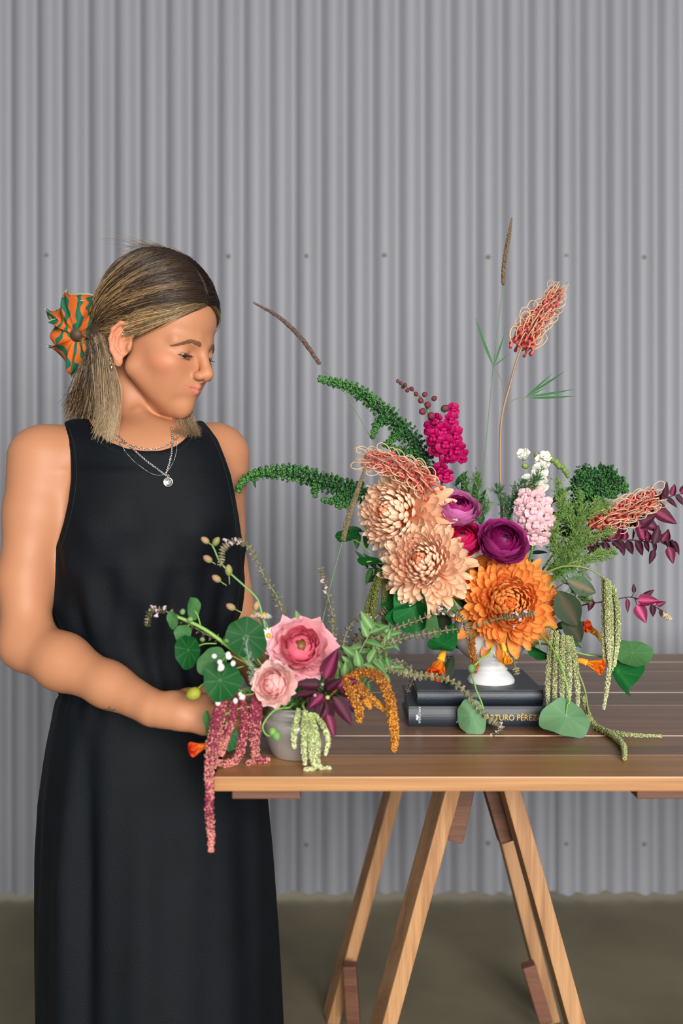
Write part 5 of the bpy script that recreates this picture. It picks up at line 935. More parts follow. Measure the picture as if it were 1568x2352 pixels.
sprig('burgundy_sprig', 'dark burgundy sprig leaving the frame at the right edge', 'foliage', pb2, auto_leaves(pb2, 16, 0.030, 0.9, 0.4, jit_=0.5)+[(1500, 1170, 1.67, .045, (0.7, 0, -0.5), (0, -1, 0.3)), (1518, 1150, 1.67, .035, (0.4, 0, 0.9), (0.6, -1, 0)), (1470, 1190, 1.67, .040, (0.5, 0, -0.4), (0, -1, 0.3))], burg, BV, [P(1260, 1340, 1.69), P(1380, 1250, 1.68)], (40, 22, 28))
pb3 = [(1345, 1388, 1.67), (1400, 1380, 1.67), (1450, 1372, 1.67), (1500, 1392, 1.67), (1530, 1408, 1.67)]
sprig('burgundy_sprig', 'small magenta-leaved sprig ending in a pale seed head at right', 'foliage', pb3, [(1360, 1376, 1.66, .022, (-0.3, 0, -0.8), (0, -1, 0)), (1352, 1378, 1.66, .020, (-0.8, 0, 0.2), (0, -1, 0)), (1440, 1375, 1.66, .024, (-0.1, 0, -1), (0.5, -1, 0), 0.8), (1455, 1362, 1.66, .016, (0, 0, 1), (0, -1, 0)), (1462, 1378, 1.65, .036, (1, 0, -0.1), (0, -1, 0.5), 1.1, (1.8, 1.5, 1.5)), (1470, 1372, 1.66, .028, (0.8, 0, 0.35), (0, -1, -0.4), 1, (1.7, 1.6, 1.7)), (1462, 1388, 1.65, .034, (0.45, 0, -1), (0, -1, 0), 1.2, (2.2, 2.2, 2.2)), (1496, 1388, 1.655, .022, (0.2, 0, -1), (0.2, -1, 0), 1.2), (1505, 1390, 1.66, .018, (0.9, 0, 0.3), (0, -1, 0)), (1515, 1400, 1.66, .014, (0.3, 0, -1), (0, -1, 0)), (1385, 1380, 1.66, .016, (0.2, 0, -0.9), (0, -1, 0))], burg, BV, [P(1240, 1420, 1.66)], (60, 26, 44))
o = bpy.data.objects['burgundy_sprig.002']; strand('seed_tip', o, pp([(1518, 1408, 1.67), (1540, 1422, 1.67)]), 0.0040, (214, 196, 158), 9000, 0.0012, 0.15)
# eucalyptus leaves
euc = mats_on(blade(1, 0.62, 'oval', 0.25, 0.05, 0.03, n=10, m=5, c0=lc(72, 92, 70), c1=lc(66, 84, 66), vein=lc(120, 104, 84), name='leaf'), m_green)
sprig('eucalyptus_branch', 'dark grey-green oval eucalyptus leaves right of the orange bloom', 'foliage', [(1270, 1345, 1.62), (1292, 1380, 1.61), (1315, 1420, 1.61)], [(1282, 1358, 1.60, .062, (0.55, -0.1, -1), (-0.4, -1, 0.2), 1.15, (0.55, 0.62, 0.5)), (1298, 1408, 1.60, .052, (0.55, -0.1, -1), (-0.5, -1, 0), 1.05, (0.5, 0.55, 0.45)), (1316, 1412, 1.61, .036, (0.2, 0, -1), (0.5, -1, 0), 0.9, (0.5, 0.55, 0.5)), (1302, 1332, 1.60, .050, (1, 0.1, -0.55), (0.2, -0.8, 0.6), 1.25, (1.5, 1.5, 1.5))], euc, BV, [P(1220, 1430, 1.64)], (96, 84, 66))
sprig('eucalyptus_branch', 'dark eucalyptus leaves hanging left of the white vase foot', 'foliage', [(1030, 1440, 1.69), (1020, 1480, 1.70), (1032, 1530, 1.70)], [(1012, 1392, 1.69, .055, (0.1, 0, -1), (0.3, -1, 0), 0.9, (0.35, 0.5, 0.4)), (1040, 1505, 1.69, .050, (-0.4, 0, -1), (0.4, -1, 0), 0.7, (0.3, 0.42, 0.34)), (1022, 1430, 1.69, .050, (0.5, 0, -0.9), (-0.3, -1, 0.2), 0.8, (0.35, 0.5, 0.4)), (1030, 1540, 1.69, .035, (-0.5, 0, -0.8), (0.2, -1, 0), 0.8, (0.3, 0.4, 0.34))], euc, BV, [], (50, 56, 40))
# dark filler leaves between the heads
fill = [mats_on(blade(1, 0.42, 'ovate', -0.4, 0.1, 0.05, n=8, m=5, c0=lc(36, 78, 38), c1=lc(44, 96, 44), vein=lc(80, 120, 60), name='leaf'), m_green), mats_on(blade(1, 0.30, 'lance', -0.5, 0.1, 0.05, n=8, m=5, c0=lc(28, 64, 34), c1=lc(40, 84, 44), name='leaf'), m_green)]
for lab, pts, n, L_ in (('dark leafy stem in the gap between the peach and orange blooms', [(1090, 1440, 1.66), (1080, 1350, 1.66), (1060, 1280, 1.66)], 16, .045), ('dark leafy stem standing behind the three ranunculus', [(1115, 1400, 1.69), (1110, 1270, 1.70), (1100, 1180, 1.71), (1040, 1110, 1.71)], 22, .042), ('leafy green stem behind the pink snapdragon', [(1180, 1380, 1.68), (1215, 1280, 1.69), (1250, 1210, 1.69), (1270, 1150, 1.69)], 20, .040), ('leafy green stem low under the eucalyptus leaves', [(1200, 1440, 1.66), (1250, 1420, 1.66), (1290, 1460, 1.66), (1300, 1500, 1.65)], 12, .034), ('leafy green stem behind the left peach bloom', [(1040, 1400, 1.68), (960, 1330, 1.67), (890, 1310, 1.66), (840, 1305, 1.65)], 16, .040), ('leafy stem behind the upper left chrysanthemum', [(1030, 1330, 1.69), (960, 1230, 1.69), (860, 1220, 1.68), (800, 1225, 1.67)], 14, .036)):
    sprig('leafy_stem', lab, 'foliage', pts, auto_leaves(pts, n, L_, 0.8, 0.5, jit_=0.6), fill, BV, [], (52, 84, 40))
# trailing amaranth
def amaranth(label, hub, strands_, vase, via=(), c=(126, 134, 72), c2=None, r=0.0046, bead=0.0012, stemc=(120, 136, 70), name='amaranth', stem_r=0.0024, dens=11000):
    p = smooth_path(pp(hub), 8); full = np.vstack([stem_path(vase, p[0], via), p[1:]]) if vase is not None else p; t_ = root(name, label, 'flower', full[0]); add_stem(t_, full, stem_r, stem_r*0.6, stemc)
    for s in strands_:
        rr = s[1] if isinstance(s, tuple) else r; q = s[0] if isinstance(s, tuple) else s; strand('tassel', t_, pp(q), rr, c, dens, bead, 0.28, (0.7, 1, 1.05, 0.9, 0.55), c2=c2, lump=0.12)
    return t_
amaranth('olive green amaranth tassels hanging at the left of the large bouquet', [(960, 1340, 1.64), (905, 1300, 1.63), (868, 1312, 1.62)], [[(872, 1310, 1.62), (852, 1370, 1.61), (836, 1440, 1.61), (838, 1500, 1.61)], [(875, 1315, 1.61), (860, 1380, 1.60), (855, 1450, 1.60), (862, 1520, 1.60)], ([(880, 1320, 1.62), (882, 1390, 1.61), (880, 1450, 1.61), (868, 1500, 1.61)], 0.0042), ([(888, 1330, 1.62), (888, 1400, 1.62), (885, 1480, 1.62), (886, 1520, 1.62)], 0.0026), ([(868, 1330, 1.615), (846, 1400, 1.61), (845, 1470, 1.605), (852, 1525, 1.605)], 0.0045)], BV, [P(1040, 1420, 1.65)], (104, 110, 50), c2=(126, 128, 64))
amaranth('pale green amaranth curtain hanging over the corner of the books', [(1235, 1450, 1.61), (1265, 1440, 1.59), (1290, 1470, 1.58)], [[(1268, 1450, 1.585), (1262, 1510, 1.575), (1258, 1570, 1.570), (1258, 1625, 1.567)], [(1278, 1450, 1.58), (1276, 1520, 1.565), (1274, 1580, 1.560), (1274, 1632, 1.558)], [(1292, 1460, 1.58), (1290, 1520, 1.560), (1290, 1580, 1.552), (1290, 1630, 1.55)], [(1302, 1462, 1.58), (1306, 1520, 1.565), (1306, 1580, 1.558), (1304, 1628, 1.555)], [(1310, 1462, 1.58), (1320, 1520, 1.57), (1326, 1580, 1.565), (1326, 1620, 1.562)]], BV, [P(1190, 1470, 1.63)], (150, 158, 104), c2=(196, 198, 152), r=0.0042)
amaranth('pale green amaranth arching out right and hanging free beside a round leaf', [(1240, 1320, 1.62), (1300, 1300, 1.60), (1360, 1310, 1.59), (1400, 1345, 1.585)], [[(1385, 1325, 1.585), (1388, 1390, 1.58), (1386, 1460, 1.58), (1388, 1520, 1.58)], [(1398, 1335, 1.58), (1402, 1400, 1.575), (1402, 1480, 1.575), (1396, 1560, 1.575), (1386, 1628, 1.575)], [(1408, 1345, 1.58), (1418, 1400, 1.575), (1418, 1470, 1.575), (1410, 1530, 1.575)], [(1400, 1345, 1.59), (1410, 1420, 1.585), (1408, 1490, 1.585), (1404, 1540, 1.585)], ([(1392, 1330, 1.575), (1394, 1400, 1.57), (1396, 1470, 1.57), (1400, 1530, 1.57)], 0.004)], BV, [P(1200, 1400, 1.64)], (152, 160, 106), c2=(198, 200, 156), r=0.0038)
tb_ = lambda x, y: (x, y, 855.3/(y+8-1130))
amaranth('pale green amaranth with two tassels lying on the table at right', [(1255, 1480, 1.60), (1300, 1500, 1.58), (1338, 1570, 1.56), (1352, 1640, 1.56)], [([(1338, 1600, 1.56), (1360, 1660, 1.57), tb_(1405, 1688), tb_(1430, 1712), tb_(1434, 1742)], 0.0042), ([(1338, 1610, 1.57), (1370, 1668, 1.575), tb_(1430, 1686), tb_(1518, 1691)], 0.0030)], BV, [P(1210, 1470, 1.63)], (140, 150, 92), c2=(176, 180, 128), r=0.0042)
amaranth('short rust brown amaranth tassel in front of the white vase', [(1100, 1440, 1.61), (1085, 1462, 1.605)], [([(1084, 1462, 1.604), (1084, 1500, 1.600), (1092, 1525, 1.597), (1090, 1545, 1.597)], 0.0056)], BV, [], (150, 92, 34), c2=(190, 116, 40))
# nasturtium trails
NLD = nleaf_mesh((4, 76, 26), (130, 170, 110), 0, 0.06, 1); NLM = nleaf_mesh((70, 118, 66), (130, 166, 112), 0, 0.08, 2); NLP = nleaf_mesh((104, 146, 104), (150, 180, 140), -0.35, 0.10, 3, (20, 92, 40)); NLF = nleaf_mesh((20, 100, 44), (90, 150, 90), 0.7, 0.12, 4, (110, 160, 110))
def vine(label, pts, vase, via=(), leaves=(), stemc=(120, 168, 74), r0=0.0018, blooms=(), buds=()):
    p = smooth_path(pp(pts), 8); full = np.vstack([stem_path(vase, p[0], via), p[1:]]) if vase is not None else p; t_ = root('nasturtium', label, 'nasturtium', full[0]); add_stem(t_, full, r0, r0*0.7, stemc)
    for (me, x, y, d, rpx, N, spin, sx, sy, att) in leaves:
        place_disc(me, t_, (x, y, d), rpx, N, spin, sx, sy, shade(0.08))
        if att is not None: c = P(x, y, d); a = P(*att); mb = MB(); mb.add(*tube(smooth_path([a, (a+c)/2+np.array([0, 0.004, 0.004]), c-nrm(N)*0.002], 6), 0.0009, 6), 0, lc(*stemc)); put('leaf_stalk', mb, m_stem, t_)
    for (x, y, d, N, r, c1, c2, cl) in blooms: nflower(t_, (x, y, d), N, r, c1, c2, closed=cl)
    for (x, y, d, r, c1, N) in buds: inst('bud', bud_mesh(c1, tuple(np.array(c1)*0.8+20)), t_, M4(basis_z(N), P(x, y, d), r))
    return t_
OR = ((232, 96, 10), (236, 168, 40)); RD = ((214, 44, 10), (226, 120, 30))
vine('trailing nasturtium with a round leaf lying over the book spine', [(1125, 1500, 1.60), (1085, 1535, 1.585), (1092, 1580, 1.56), (1106, 1615, 1.55), (1112, 1640, 1.55)], BV, [P(1140, 1460, 1.61)], [(NLP, 1082, 1648, 1.545, 42, (-0.35, -1, 0.25), 0.4, 0.8, 1.0, (1108, 1622, 1.55))], buds=[(1082, 1526, 1.575, 0.013, (120, 160, 100), (0, -0.3, -1))])
vine('nasturtium with a broad pale leaf draped over the right corner of the books', [(1235, 1450, 1.60), (1262, 1480, 1.57), (1290, 1530, 1.54), (1306, 1600, 1.53), (1307, 1618, 1.53)], BV, [], [(NLP, 1300, 1650, 1.520, 58, (0.1, -0.80, 0.75), 0.2, 1.0, 0.85, (1306, 1612, 1.53))])
vine('nasturtium with two large leaves hanging at the right', [(1260, 1470, 1.62), (1330, 1500, 1.61), (1390, 1510, 1.61), (1428, 1520, 1.61)], BV, [P(1210, 1460, 1.64)], [(NLM, 1452, 1502, 1.60, 46, (0.2, -0.75, 0.7), 0.2, 1.05, 0.8, (1420, 1520, 1.61)), (NLF, 1420, 1548, 1.605, 48, (0.65, -1, 0.1), 0.9, 0.85, 1.1, (1412, 1516, 1.61))], blooms=[(1346, 1522, 1.575, (0.95, -0.5, -0.25), 0.020, (232, 96, 14), (238, 160, 40), 0.55)])
vine('orange nasturtium bloom with a bud by the eucalyptus leaves', [(1230, 1440, 1.64), (1290, 1400, 1.64), (1350, 1440, 1.64), (1378, 1472, 1.64)], BV, [], blooms=[(1362, 1450, 1.63, (-0.6, -0.5, 0.4), 0.019, (206, 52, 14), (232, 150, 40), 0.8)])
vine('orange nasturtium bloom under a folded leaf left of the white vase', [(1080, 1440, 1.63), (1050, 1450, 1.62), (1022, 1480, 1.61), (1012, 1505, 1.60)], BV, [], [(NLF, 1018, 1483, 1.60, 38, (-0.2, -0.65, 0.9), 1.2, 1.1, 0.8, (1040, 1462, 1.61))], blooms=[(1012, 1515, 1.595, (-0.35, -0.7, -0.75), 0.024, (236, 84, 12), (240, 170, 44), 0.45)])
vine('deep green nasturtium leaves below the peach blooms', [(1065, 1420, 1.62), (1030, 1365, 1.60), (985, 1370, 1.59), (940, 1400, 1.59)], BV, [P(1080, 1450, 1.63)], [(NLF, 952, 1398, 1.575, 54, (-0.45, -1, 0.2), 0.3, 0.8, 1.05, (985, 1372, 1.59)), (NLF, 918, 1415, 1.58, 38, (0.7, -1, 0.1), 1.8, 0.7, 1.2, (940, 1400, 1.59)), (NLM, 985, 1430, 1.61, 32, (0.6, -1, 0.3), 0.7, 0.7, 1.2, (990, 1380, 1.60)), (NLM, 1010, 1345, 1.61, 22, (0, -0.8, 0.6), 0, 1, 1, (1010, 1366, 1.60)), (NLD, 900, 1390, 1.60, 28, (-0.4, -0.8, 0.5), 0, 1, 0.9, (940, 1400, 1.59)), (NLD, 905, 1360, 1.62, 30, (-0.5, -1, 0.3), 0, 1, 0.9, (960, 1380, 1.60))])
vine('small yellow and orange nasturtium bud hanging before the white vase', [(1140, 1465, 1.60), (1150, 1470, 1.59), (1156, 1478, 1.585)], BV, [], blooms=[(1158, 1494, 1.583, (0.2, -0.4, -1), 0.016, (226, 140, 20), (236, 176, 50), 0.85)], r0=0.0012)
vine('nasturtium leaves peeping out at the left of the upper chrysanthemum', [(900, 1300, 1.64), (850, 1290, 1.63), (838, 1297, 1.63)], BV, [P(1020, 1400, 1.66)], [(NLD, 845, 1290, 1.63, 22, (-0.1, -0.5, 0.9), 0, 1.2, 0.8, None), (NLD, 797, 1232, 1.66, 26, (-0.2, -0.6, 0.9), 0, 1.1, 0.9, (850, 1270, 1.64))])
vine('twisted pale green nasturtium leaf hanging right of the white vase', [(1225, 1450, 1.62), (1238, 1470, 1.60), (1240, 1490, 1.60)], BV, [], [(NLF, 1240, 1500, 1.60, 26, (-0.8, -0.7, 0.1), 1.3, 0.5, 1.1, None), (NLM, 1218, 1478, 1.62, 24, (0.6, -0.8, 0), 0.6, 0.6, 1, None)])
# basil spikes across the middle
spike('long basil spike crossing in front of the orange chrysanthemum', [(860, 1490, 1.47), (930, 1465, 1.49), (1010, 1450, 1.50), (1080, 1440, 1.50), (1150, 1420, 1.50), (1232, 1408, 1.50)], SV_, [P(760, 1560, 1.44)], flowers=[(1185, 1410, 1.495), (1195, 1425, 1.495), (1205, 1404, 1.495), (1180, 1440, 1.495)])
spike('basil spike running beside it with lilac flowers at its tip', [(850, 1470, 1.48), (900, 1445, 1.50), (960, 1425, 1.51), (1010, 1405, 1.51), (1060, 1420, 1.51), (1078, 1465, 1.51)], SV_, [P(765, 1550, 1.45)], c=(126, 120, 88), flowers=[(1010, 1398, 1.505), (1030, 1400, 1.505), (1018, 1412, 1.505), (1040, 1415, 1.505), (1062, 1440, 1.505)])
spike('basil spike drooping over the books down to the table', [(880, 1530, 1.47), (950, 1550, 1.50), (1020, 1558, 1.52), (1070, 1590, 1.53), (1110, 1640, 1.535), (1150, 1672, 1.54), (1128, 1694, 1.53)], SV_, [P(770, 1560, 1.44)], flowers=[(1148, 1668, 1.535), (1140, 1680, 1.53), (1128, 1690, 1.53), (1150, 1660, 1.535)], tip_len=0.2, size=0.0056)
spike('dark basil spike lying over the table toward the upper book', [(880, 1520, 1.50), (920, 1524, 1.53), (950, 1545, 1.54), (935, 1590, 1.53)], SV_, [P(790, 1550, 1.45)], c=(70, 84, 52), c2=(140, 120, 120))
spike('short pale basil tip below the vase ornament', [(1178, 1490, 1.60), (1180, 1515, 1.595), (1186, 1545, 1.595)], BV, [P(1160, 1450, 1.61)], c=(150, 156, 110), size=0.0050)
# ------------------------------------------------------------------ the small arrangement in the pewter vase
PKC = dict(cin=(226, 50, 92), cmid=(234, 122, 142), cout=(240, 176, 184))
cupflower('ranunculus', 'large ruffled deep pink bloom with a brown eye in the small bouquet', P(690, 1484, 1.385), (0.05, -0.86, 0.50), 0.0410, n=58, open_=1.9, ruff=0.12, tiltj=0.28, vase=SV_, via=[P(688, 1570, 1.40)], centre=(110, 70, 30), flat=0.80, tight=0.50, flare=0.28, **PKC)
cupflower('ranunculus', 'smaller pale pink rose-like bloom below the large pink one', P(625, 1570, 1.350), (-0.25, -0.92, 0.28), 0.0275, (232, 146, 142), (244, 186, 182), (248, 212, 206), n=34, open_=1.7, ruff=0.08, tiltj=0.16, vase=SV_, via=[P(655, 1625, 1.375)], centre=(232, 170, 160), flat=0.9, tight=0.22, flare=0.22)
vine('nasturtium trailing left with four round leaves in front of the dress', [(640, 1590, 1.40), (580, 1530, 1.39), (528, 1488, 1.385), (480, 1452, 1.38), (440, 1430, 1.38), (405, 1416, 1.38)], SV_, [P(668, 1620, 1.41)],
    [(NLD, 431, 1497, 1.355, 36, (-0.35, -0.92, 0.15), 0.2, 0.88, 1.08, (497, 1478, 1.38)), (NLM, 488, 1523, 1.372, 37, (-0.1, -0.95, 0.3), 1.1, 1.0, 0.9, (525, 1500, 1.38)), (NLD, 510, 1564, 1.345, 47, (0.0, -0.95, 0.3), 2.0, 1.0, 0.93, (560, 1530, 1.38)), (NLM, 420, 1455, 1.385, 21, (-0.2, -0.9, 0.4), 0.4, 1, 1, (445, 1432, 1.38)),
     (NLM, 443, 1397, 1.38, 26, (0.85, -0.5, 0.1), 0.3, 0.9, 1.0, (462, 1444, 1.38)), (NLM, 397, 1424, 1.375, 20, (-0.5, -0.8, 0.2), 0.5, 0.75, 1.1, (410, 1417, 1.38))], r0=0.0034, buds=[(418, 1410, 1.378, 0.008, (130, 170, 110), (0.2, -0.4, 0.6)), (432, 1424, 1.375, 0.008, (140, 176, 116), (0.6, -0.4, 0.2)), (468, 1470, 1.375, 0.007, (130, 160, 100), (-0.3, -0.5, 0.2))])
vine('nasturtium with one large deep green leaf beside the big pink bloom', [(650, 1590, 1.40), (610, 1540, 1.40), (580, 1500, 1.395)], SV_, [P(672, 1620, 1.41)], [(NLD, 566, 1466, 1.375, 47, (0.1, -0.97, 0.2), 0.9, 0.93, 1.08, (580, 1498, 1.395))], buds=[(515, 1470, 1.37, 0.007, (110, 150, 80), (0.8, -0.4, -0.2))])
vine('drooping yellow-green nasturtium bud in front of the wrist', [(560, 1590, 1.38), (500, 1560, 1.37), (468, 1570, 1.365), (452, 1585, 1.362)], SV_, [P(655, 1612, 1.40)], buds=[(458, 1588, 1.362, 0.018, (178, 178, 60), (-0.9, -0.1, -0.35))], r0=0.0011)
vine('red nasturtium bloom with small leaves hanging at the table corner', [(600, 1620, 1.37), (540, 1630, 1.35), (495, 1660, 1.33), (480, 1700, 1.325)], SV_, [P(650, 1620, 1.39)], [(NLM, 478, 1660, 1.335, 26, (-0.9, -0.7, 0.2), 0.4, 0.6, 1.15, (495, 1650, 1.335)), (NLD, 525, 1690, 1.350, 30, (0.2, -0.9, 0.2), 0.3, 0.7, 1.1, (510, 1650, 1.34))], blooms=[(474, 1712, 1.322, (-0.9, -0.5, -0.15), 0.017, (214, 40, 10), (224, 130, 30), 0.7)], r0=0.0012)
vine('curling green tendril with a seed pod hanging over the pewter vase', [(665, 1625, 1.365), (630, 1632, 1.345), (604, 1665, 1.335), (612, 1688, 1.335), (636, 1690, 1.335)], SV_, [P(670, 1618, 1.385)], buds=[(624, 1672, 1.332, 0.011, (140, 190, 90), (0.3, -0.4, -0.9)), (632, 1680, 1.330, 0.012, (120, 180, 90), (0.3, -0.4, -0.9))], r0=0.0014)
# bud spray
t_ = root('larkspur_spray', 'upright green stalk with peach pink buds in front of the dress', 'flower', SV_[0]); st = np.vstack([stem_path(SV_, P(602, 1412, 1.40), [P(640, 1560, 1.405)]), smooth_path(pp([(602, 1412, 1.40), (590, 1375, 1.40), (560, 1345, 1.40), (530, 1318, 1.40), (505, 1290, 1.40), (492, 1262, 1.40), (486, 1250, 1.40)]), 6)[1:]])
add_stem(t_, st, 0.0022, 0.0010, (110, 150, 80)); bme = bud_mesh((150, 150, 90), (206, 150, 128)); bmg = bud_mesh((120, 136, 72), (170, 160, 104))
for (x, y, r, g_, sx_, sy_) in ((471, 1241, .0115, 0, 486, 1252), (496, 1244, .0125, 1, 487, 1258), (477, 1284, .0125, 0, 495, 1296), (525, 1310, .0140, 1, 527, 1342), (497, 1329, .0125, 0, 520, 1345), (530, 1394, .0125, 0, 560, 1410), (588, 1392, .0115, 0, 582, 1412)):
    a = nrm(P(x, y, 1.40)-P(sx_, sy_, 1.40)); inst('bud', bmg if g_ else bme, t_, M4(basis_z(a), P(x, y, 1.40)-a*r*0.5, (r*0.8, r*0.8, r)), shade(0.1)); mb = MB(); mb.add(*tube(np.array([P(sx_, sy_, 1.40), P(x, y, 1.40)-a*r*0.4]), 0.0008, 5), 0, lc(120, 150, 84)); put('bud_stalk', mb, m_stem, t_)
# daisies
dpm = mats_on(blade(1, 0.36, 'oval', -0.2, 0.1, n=5, m=3, c0=lc(238, 238, 230), c1=lc(240, 240, 236), name='petal'), m_petal)
def daisy(label, c, N, r, via):
    c = P(*c); N = nrm(N); b = basis_z(N); p = stem_path(SV_, c-N*0.003, via); t_ = root('daisy', label, 'flower', p[0]); add_stem(t_, p, 0.0009, 0.0007, (110, 146, 76), k=5)
    for i in range(13): a = i*2*math.pi/13; rad = b[:, 0]*math.cos(a)+b[:, 1]*math.sin(a); inst('petal', dpm, t_, M4(frame_yz(rad+N*0.15, N), c+rad*r*0.25, r*0.8), shade(0.05))
    mb = MB(); scatter(mb, ICO2, [c], [r*0.34], [lc(214, 160, 30)]); put('flower_centre', mb, m_stem, t_)
daisy('small white daisy seen edge-on above the big nasturtium leaf', (606, 1414, 1.40), (0.2, -0.25, 0.95), 0.012, [P(660, 1540, 1.41)])
daisy('small white daisy with a yellow eye left of the big pink bloom', (616, 1460, 1.395), (0.5, -0.85, 0.1), 0.0115, [P(650, 1560, 1.40)])
daisy('tiny white daisy peeping over the top of the big nasturtium leaf', (588, 1412, 1.405), (-0.2, -0.3, 0.9), 0.009, [P(655, 1540, 1.415)])
def whites(label, path, pts, via):
    p = np.vstack([stem_path(SV_, P(*path[0]), via), smooth_path(pp(path), 6)[1:]]); t_ = root('white_blossom', label, 'flower', p[0]); add_stem(t_, p, 0.0009, 0.0006, (120, 160, 80), k=5); me = bud_mesh((236, 236, 226), (244, 244, 238), 'floret')
    for (x, y, r) in pts: c = P(x, y, path[-1][2]-0.004); inst('floret', me, t_, M4(basis_z((R.uniform(-.6, .6), -0.5, R.uniform(-1, 0.3))), c, r), shade(0.05))
whites('white bud cluster resting before the lowest round leaf', [(560, 1520, 1.36), (524, 1505, 1.345), (505, 1525, 1.335)], [(495, 1508, .007), (502, 1516, .007), (505, 1526, .009), (512, 1532, .008), (526, 1498, .007), (530, 1508, .008), (536, 1518, .007)], [P(650, 1600, 1.38)])
whites('white bud cluster by the pewter vase lip, under the pale pink bloom', [(600, 1590, 1.36), (555, 1598, 1.345)], [(551, 1590, .006), (553, 1602, .009), (540, 1604, .007), (500, 1608, .008)], [P(652, 1618, 1.38)])
spike('arching basil spike with lilac flowers, curling down in front of the dress', [(655, 1440, 1.42), (640, 1380, 1.42), (610, 1330, 1.42), (590, 1290, 1.42), (570, 1255, 1.41), (538, 1242, 1.40), (512, 1262, 1.40), (506, 1302, 1.40)], SV_, [P(670, 1560, 1.41)], flowers=[(517, 1241, 1.39), (530, 1247, 1.39), (540, 1240, 1.39), (548, 1246, 1.39)], size=0.0052, tip_len=0.36)
spike('upright basil spike behind the big pink bloom', [(765, 1465, 1.43), (762, 1410, 1.43), (750, 1360, 1.43), (736, 1305, 1.43)], SV_, [P(725, 1580, 1.42)], flowers=[(740, 1335, 1.42), (750, 1350, 1.42), (746, 1360, 1.42)], tip_len=0.42, size=0.0050)
spike('basil spike drooping far left over the dress', [(560, 1490, 1.42), (480, 1460, 1.41), (420, 1425, 1.40), (375, 1402, 1.39), (345, 1405, 1.39), (337, 1440, 1.39)], SV_, [P(650, 1590, 1.42)], c=(74, 80, 48), flowers=[(350, 1393, 1.385), (358, 1402, 1.385), (378, 1396, 1.385), (358, 1412, 1.385)], tip_len=0.3, size=0.0050)
# leafy basil at the right of the small bouquet
bas = [mats_on(blade(1, 0.46, 'ovate', 0.4, 0.08, 0.12, n=8, m=5, c0=lc(92, 134, 74), c1=lc(104, 146, 88), vein=lc(150, 176, 120), name='leaf'), m_green), mats_on(blade(1, 0.42, 'ovate', -0.5, 0.08, 0.1, n=8, m=5, c0=lc(64, 110, 56), c1=lc(80, 124, 66), vein=lc(120, 150, 96), name='leaf'), m_green)]
for lab, pts, n, L_ in (('leafy pale basil stem at the upper right of the small bouquet', [(760, 1590, 1.42), (800, 1540, 1.43), (835, 1480, 1.44), (862, 1430, 1.45)], 16, .030), ('leafy basil stem bending right over the orange amaranth', [(750, 1600, 1.41), (800, 1550, 1.41), (850, 1520, 1.42), (890, 1510, 1.43)], 16, .028), ('pale leafy shoot reaching between the two vases', [(770, 1590, 1.44), (830, 1540, 1.46), (880, 1490, 1.48), (900, 1440, 1.49)], 20, .024), ('low leafy shoot above the tabletop right of the pewter vase', [(760, 1610, 1.43), (810, 1580, 1.45), (860, 1560, 1.47), (905, 1530, 1.48)], 16, .022), ('short basil shoot behind the big pink bloom', [(700, 1560, 1.43), (690, 1480, 1.43), (686, 1420, 1.43)], 6, .022), ('basil stem low behind the burgundy leaves', [(730, 1610, 1.40), (760, 1560, 1.41), (800, 1590, 1.42)], 12, .026), ('green stem filling the left lip of the pewter vase', [(660, 1620, 1.41), (620, 1610, 1.41), (585, 1580, 1.40)], 12, .026)):
    sprig('basil_sprig', lab, 'herb sprig', pts, auto_leaves(pts, n, L_, 0.8, 0.5, jit_=0.6), bas, SV_, [], (116, 126, 84))
sprig('basil_sprig', 'single pointed leaf standing above the big pink bloom', 'herb sprig', [(700, 1520, 1.42), (690, 1450, 1.42), (686, 1432, 1.42)], [(688, 1434, 1.42, .022, (-0.35, 0, 1), (0.3, -1, 0.2), 1.3)], bas, SV_, [P(700, 1590, 1.42)], (100, 130, 74))
sprig('leafy_stem', 'dark leafy stems packed in the mouth of the pewter vase', 'foliage', [(690, 1620, 1.40), (660, 1560, 1.41), (700, 1540, 1.42)], auto_leaves([(650, 1625, 1.40), (690, 1600, 1.41), (740, 1570, 1.41), (770, 1600, 1.40)], 26, .028, 0.8, 0.5, jit_=0.7), fill, SV_, [], (44, 74, 34))
feather('silvery fuzzy grass plume in front of the big nasturtium leaf', [[(590, 1580, 1.37), (575, 1530, 1.355), (566, 1480, 1.345), (570, 1462, 1.345)]], (130, 156, 132), vase=SV_, via=[P(650, 1610, 1.39)], c2=(176, 194, 176), per_m=500, ln=0.012, r=0.0003)
feather('dark feathery foliage low between the round leaf and pale pink bloom', [[(640, 1610, 1.38), (600, 1570, 1.385), (580, 1530, 1.39)], [(620, 1590, 1.38), (580, 1600, 1.37), (560, 1600, 1.37)]], (30, 66, 38), vase=SV_, via=[P(660, 1615, 1.40)], c2=(60, 100, 60), per_m=520, ln=0.018)
feather('thin green stems and foliage left of the big pink bloom', [[(650, 1590, 1.40), (625, 1530, 1.40), (612, 1480, 1.40)], [(640, 1560, 1.40), (636, 1500, 1.40), (630, 1470, 1.40)]], (70, 110, 60), vase=SV_, via=[P(665, 1615, 1.40)], c2=(100, 140, 80), per_m=260, ln=0.018)
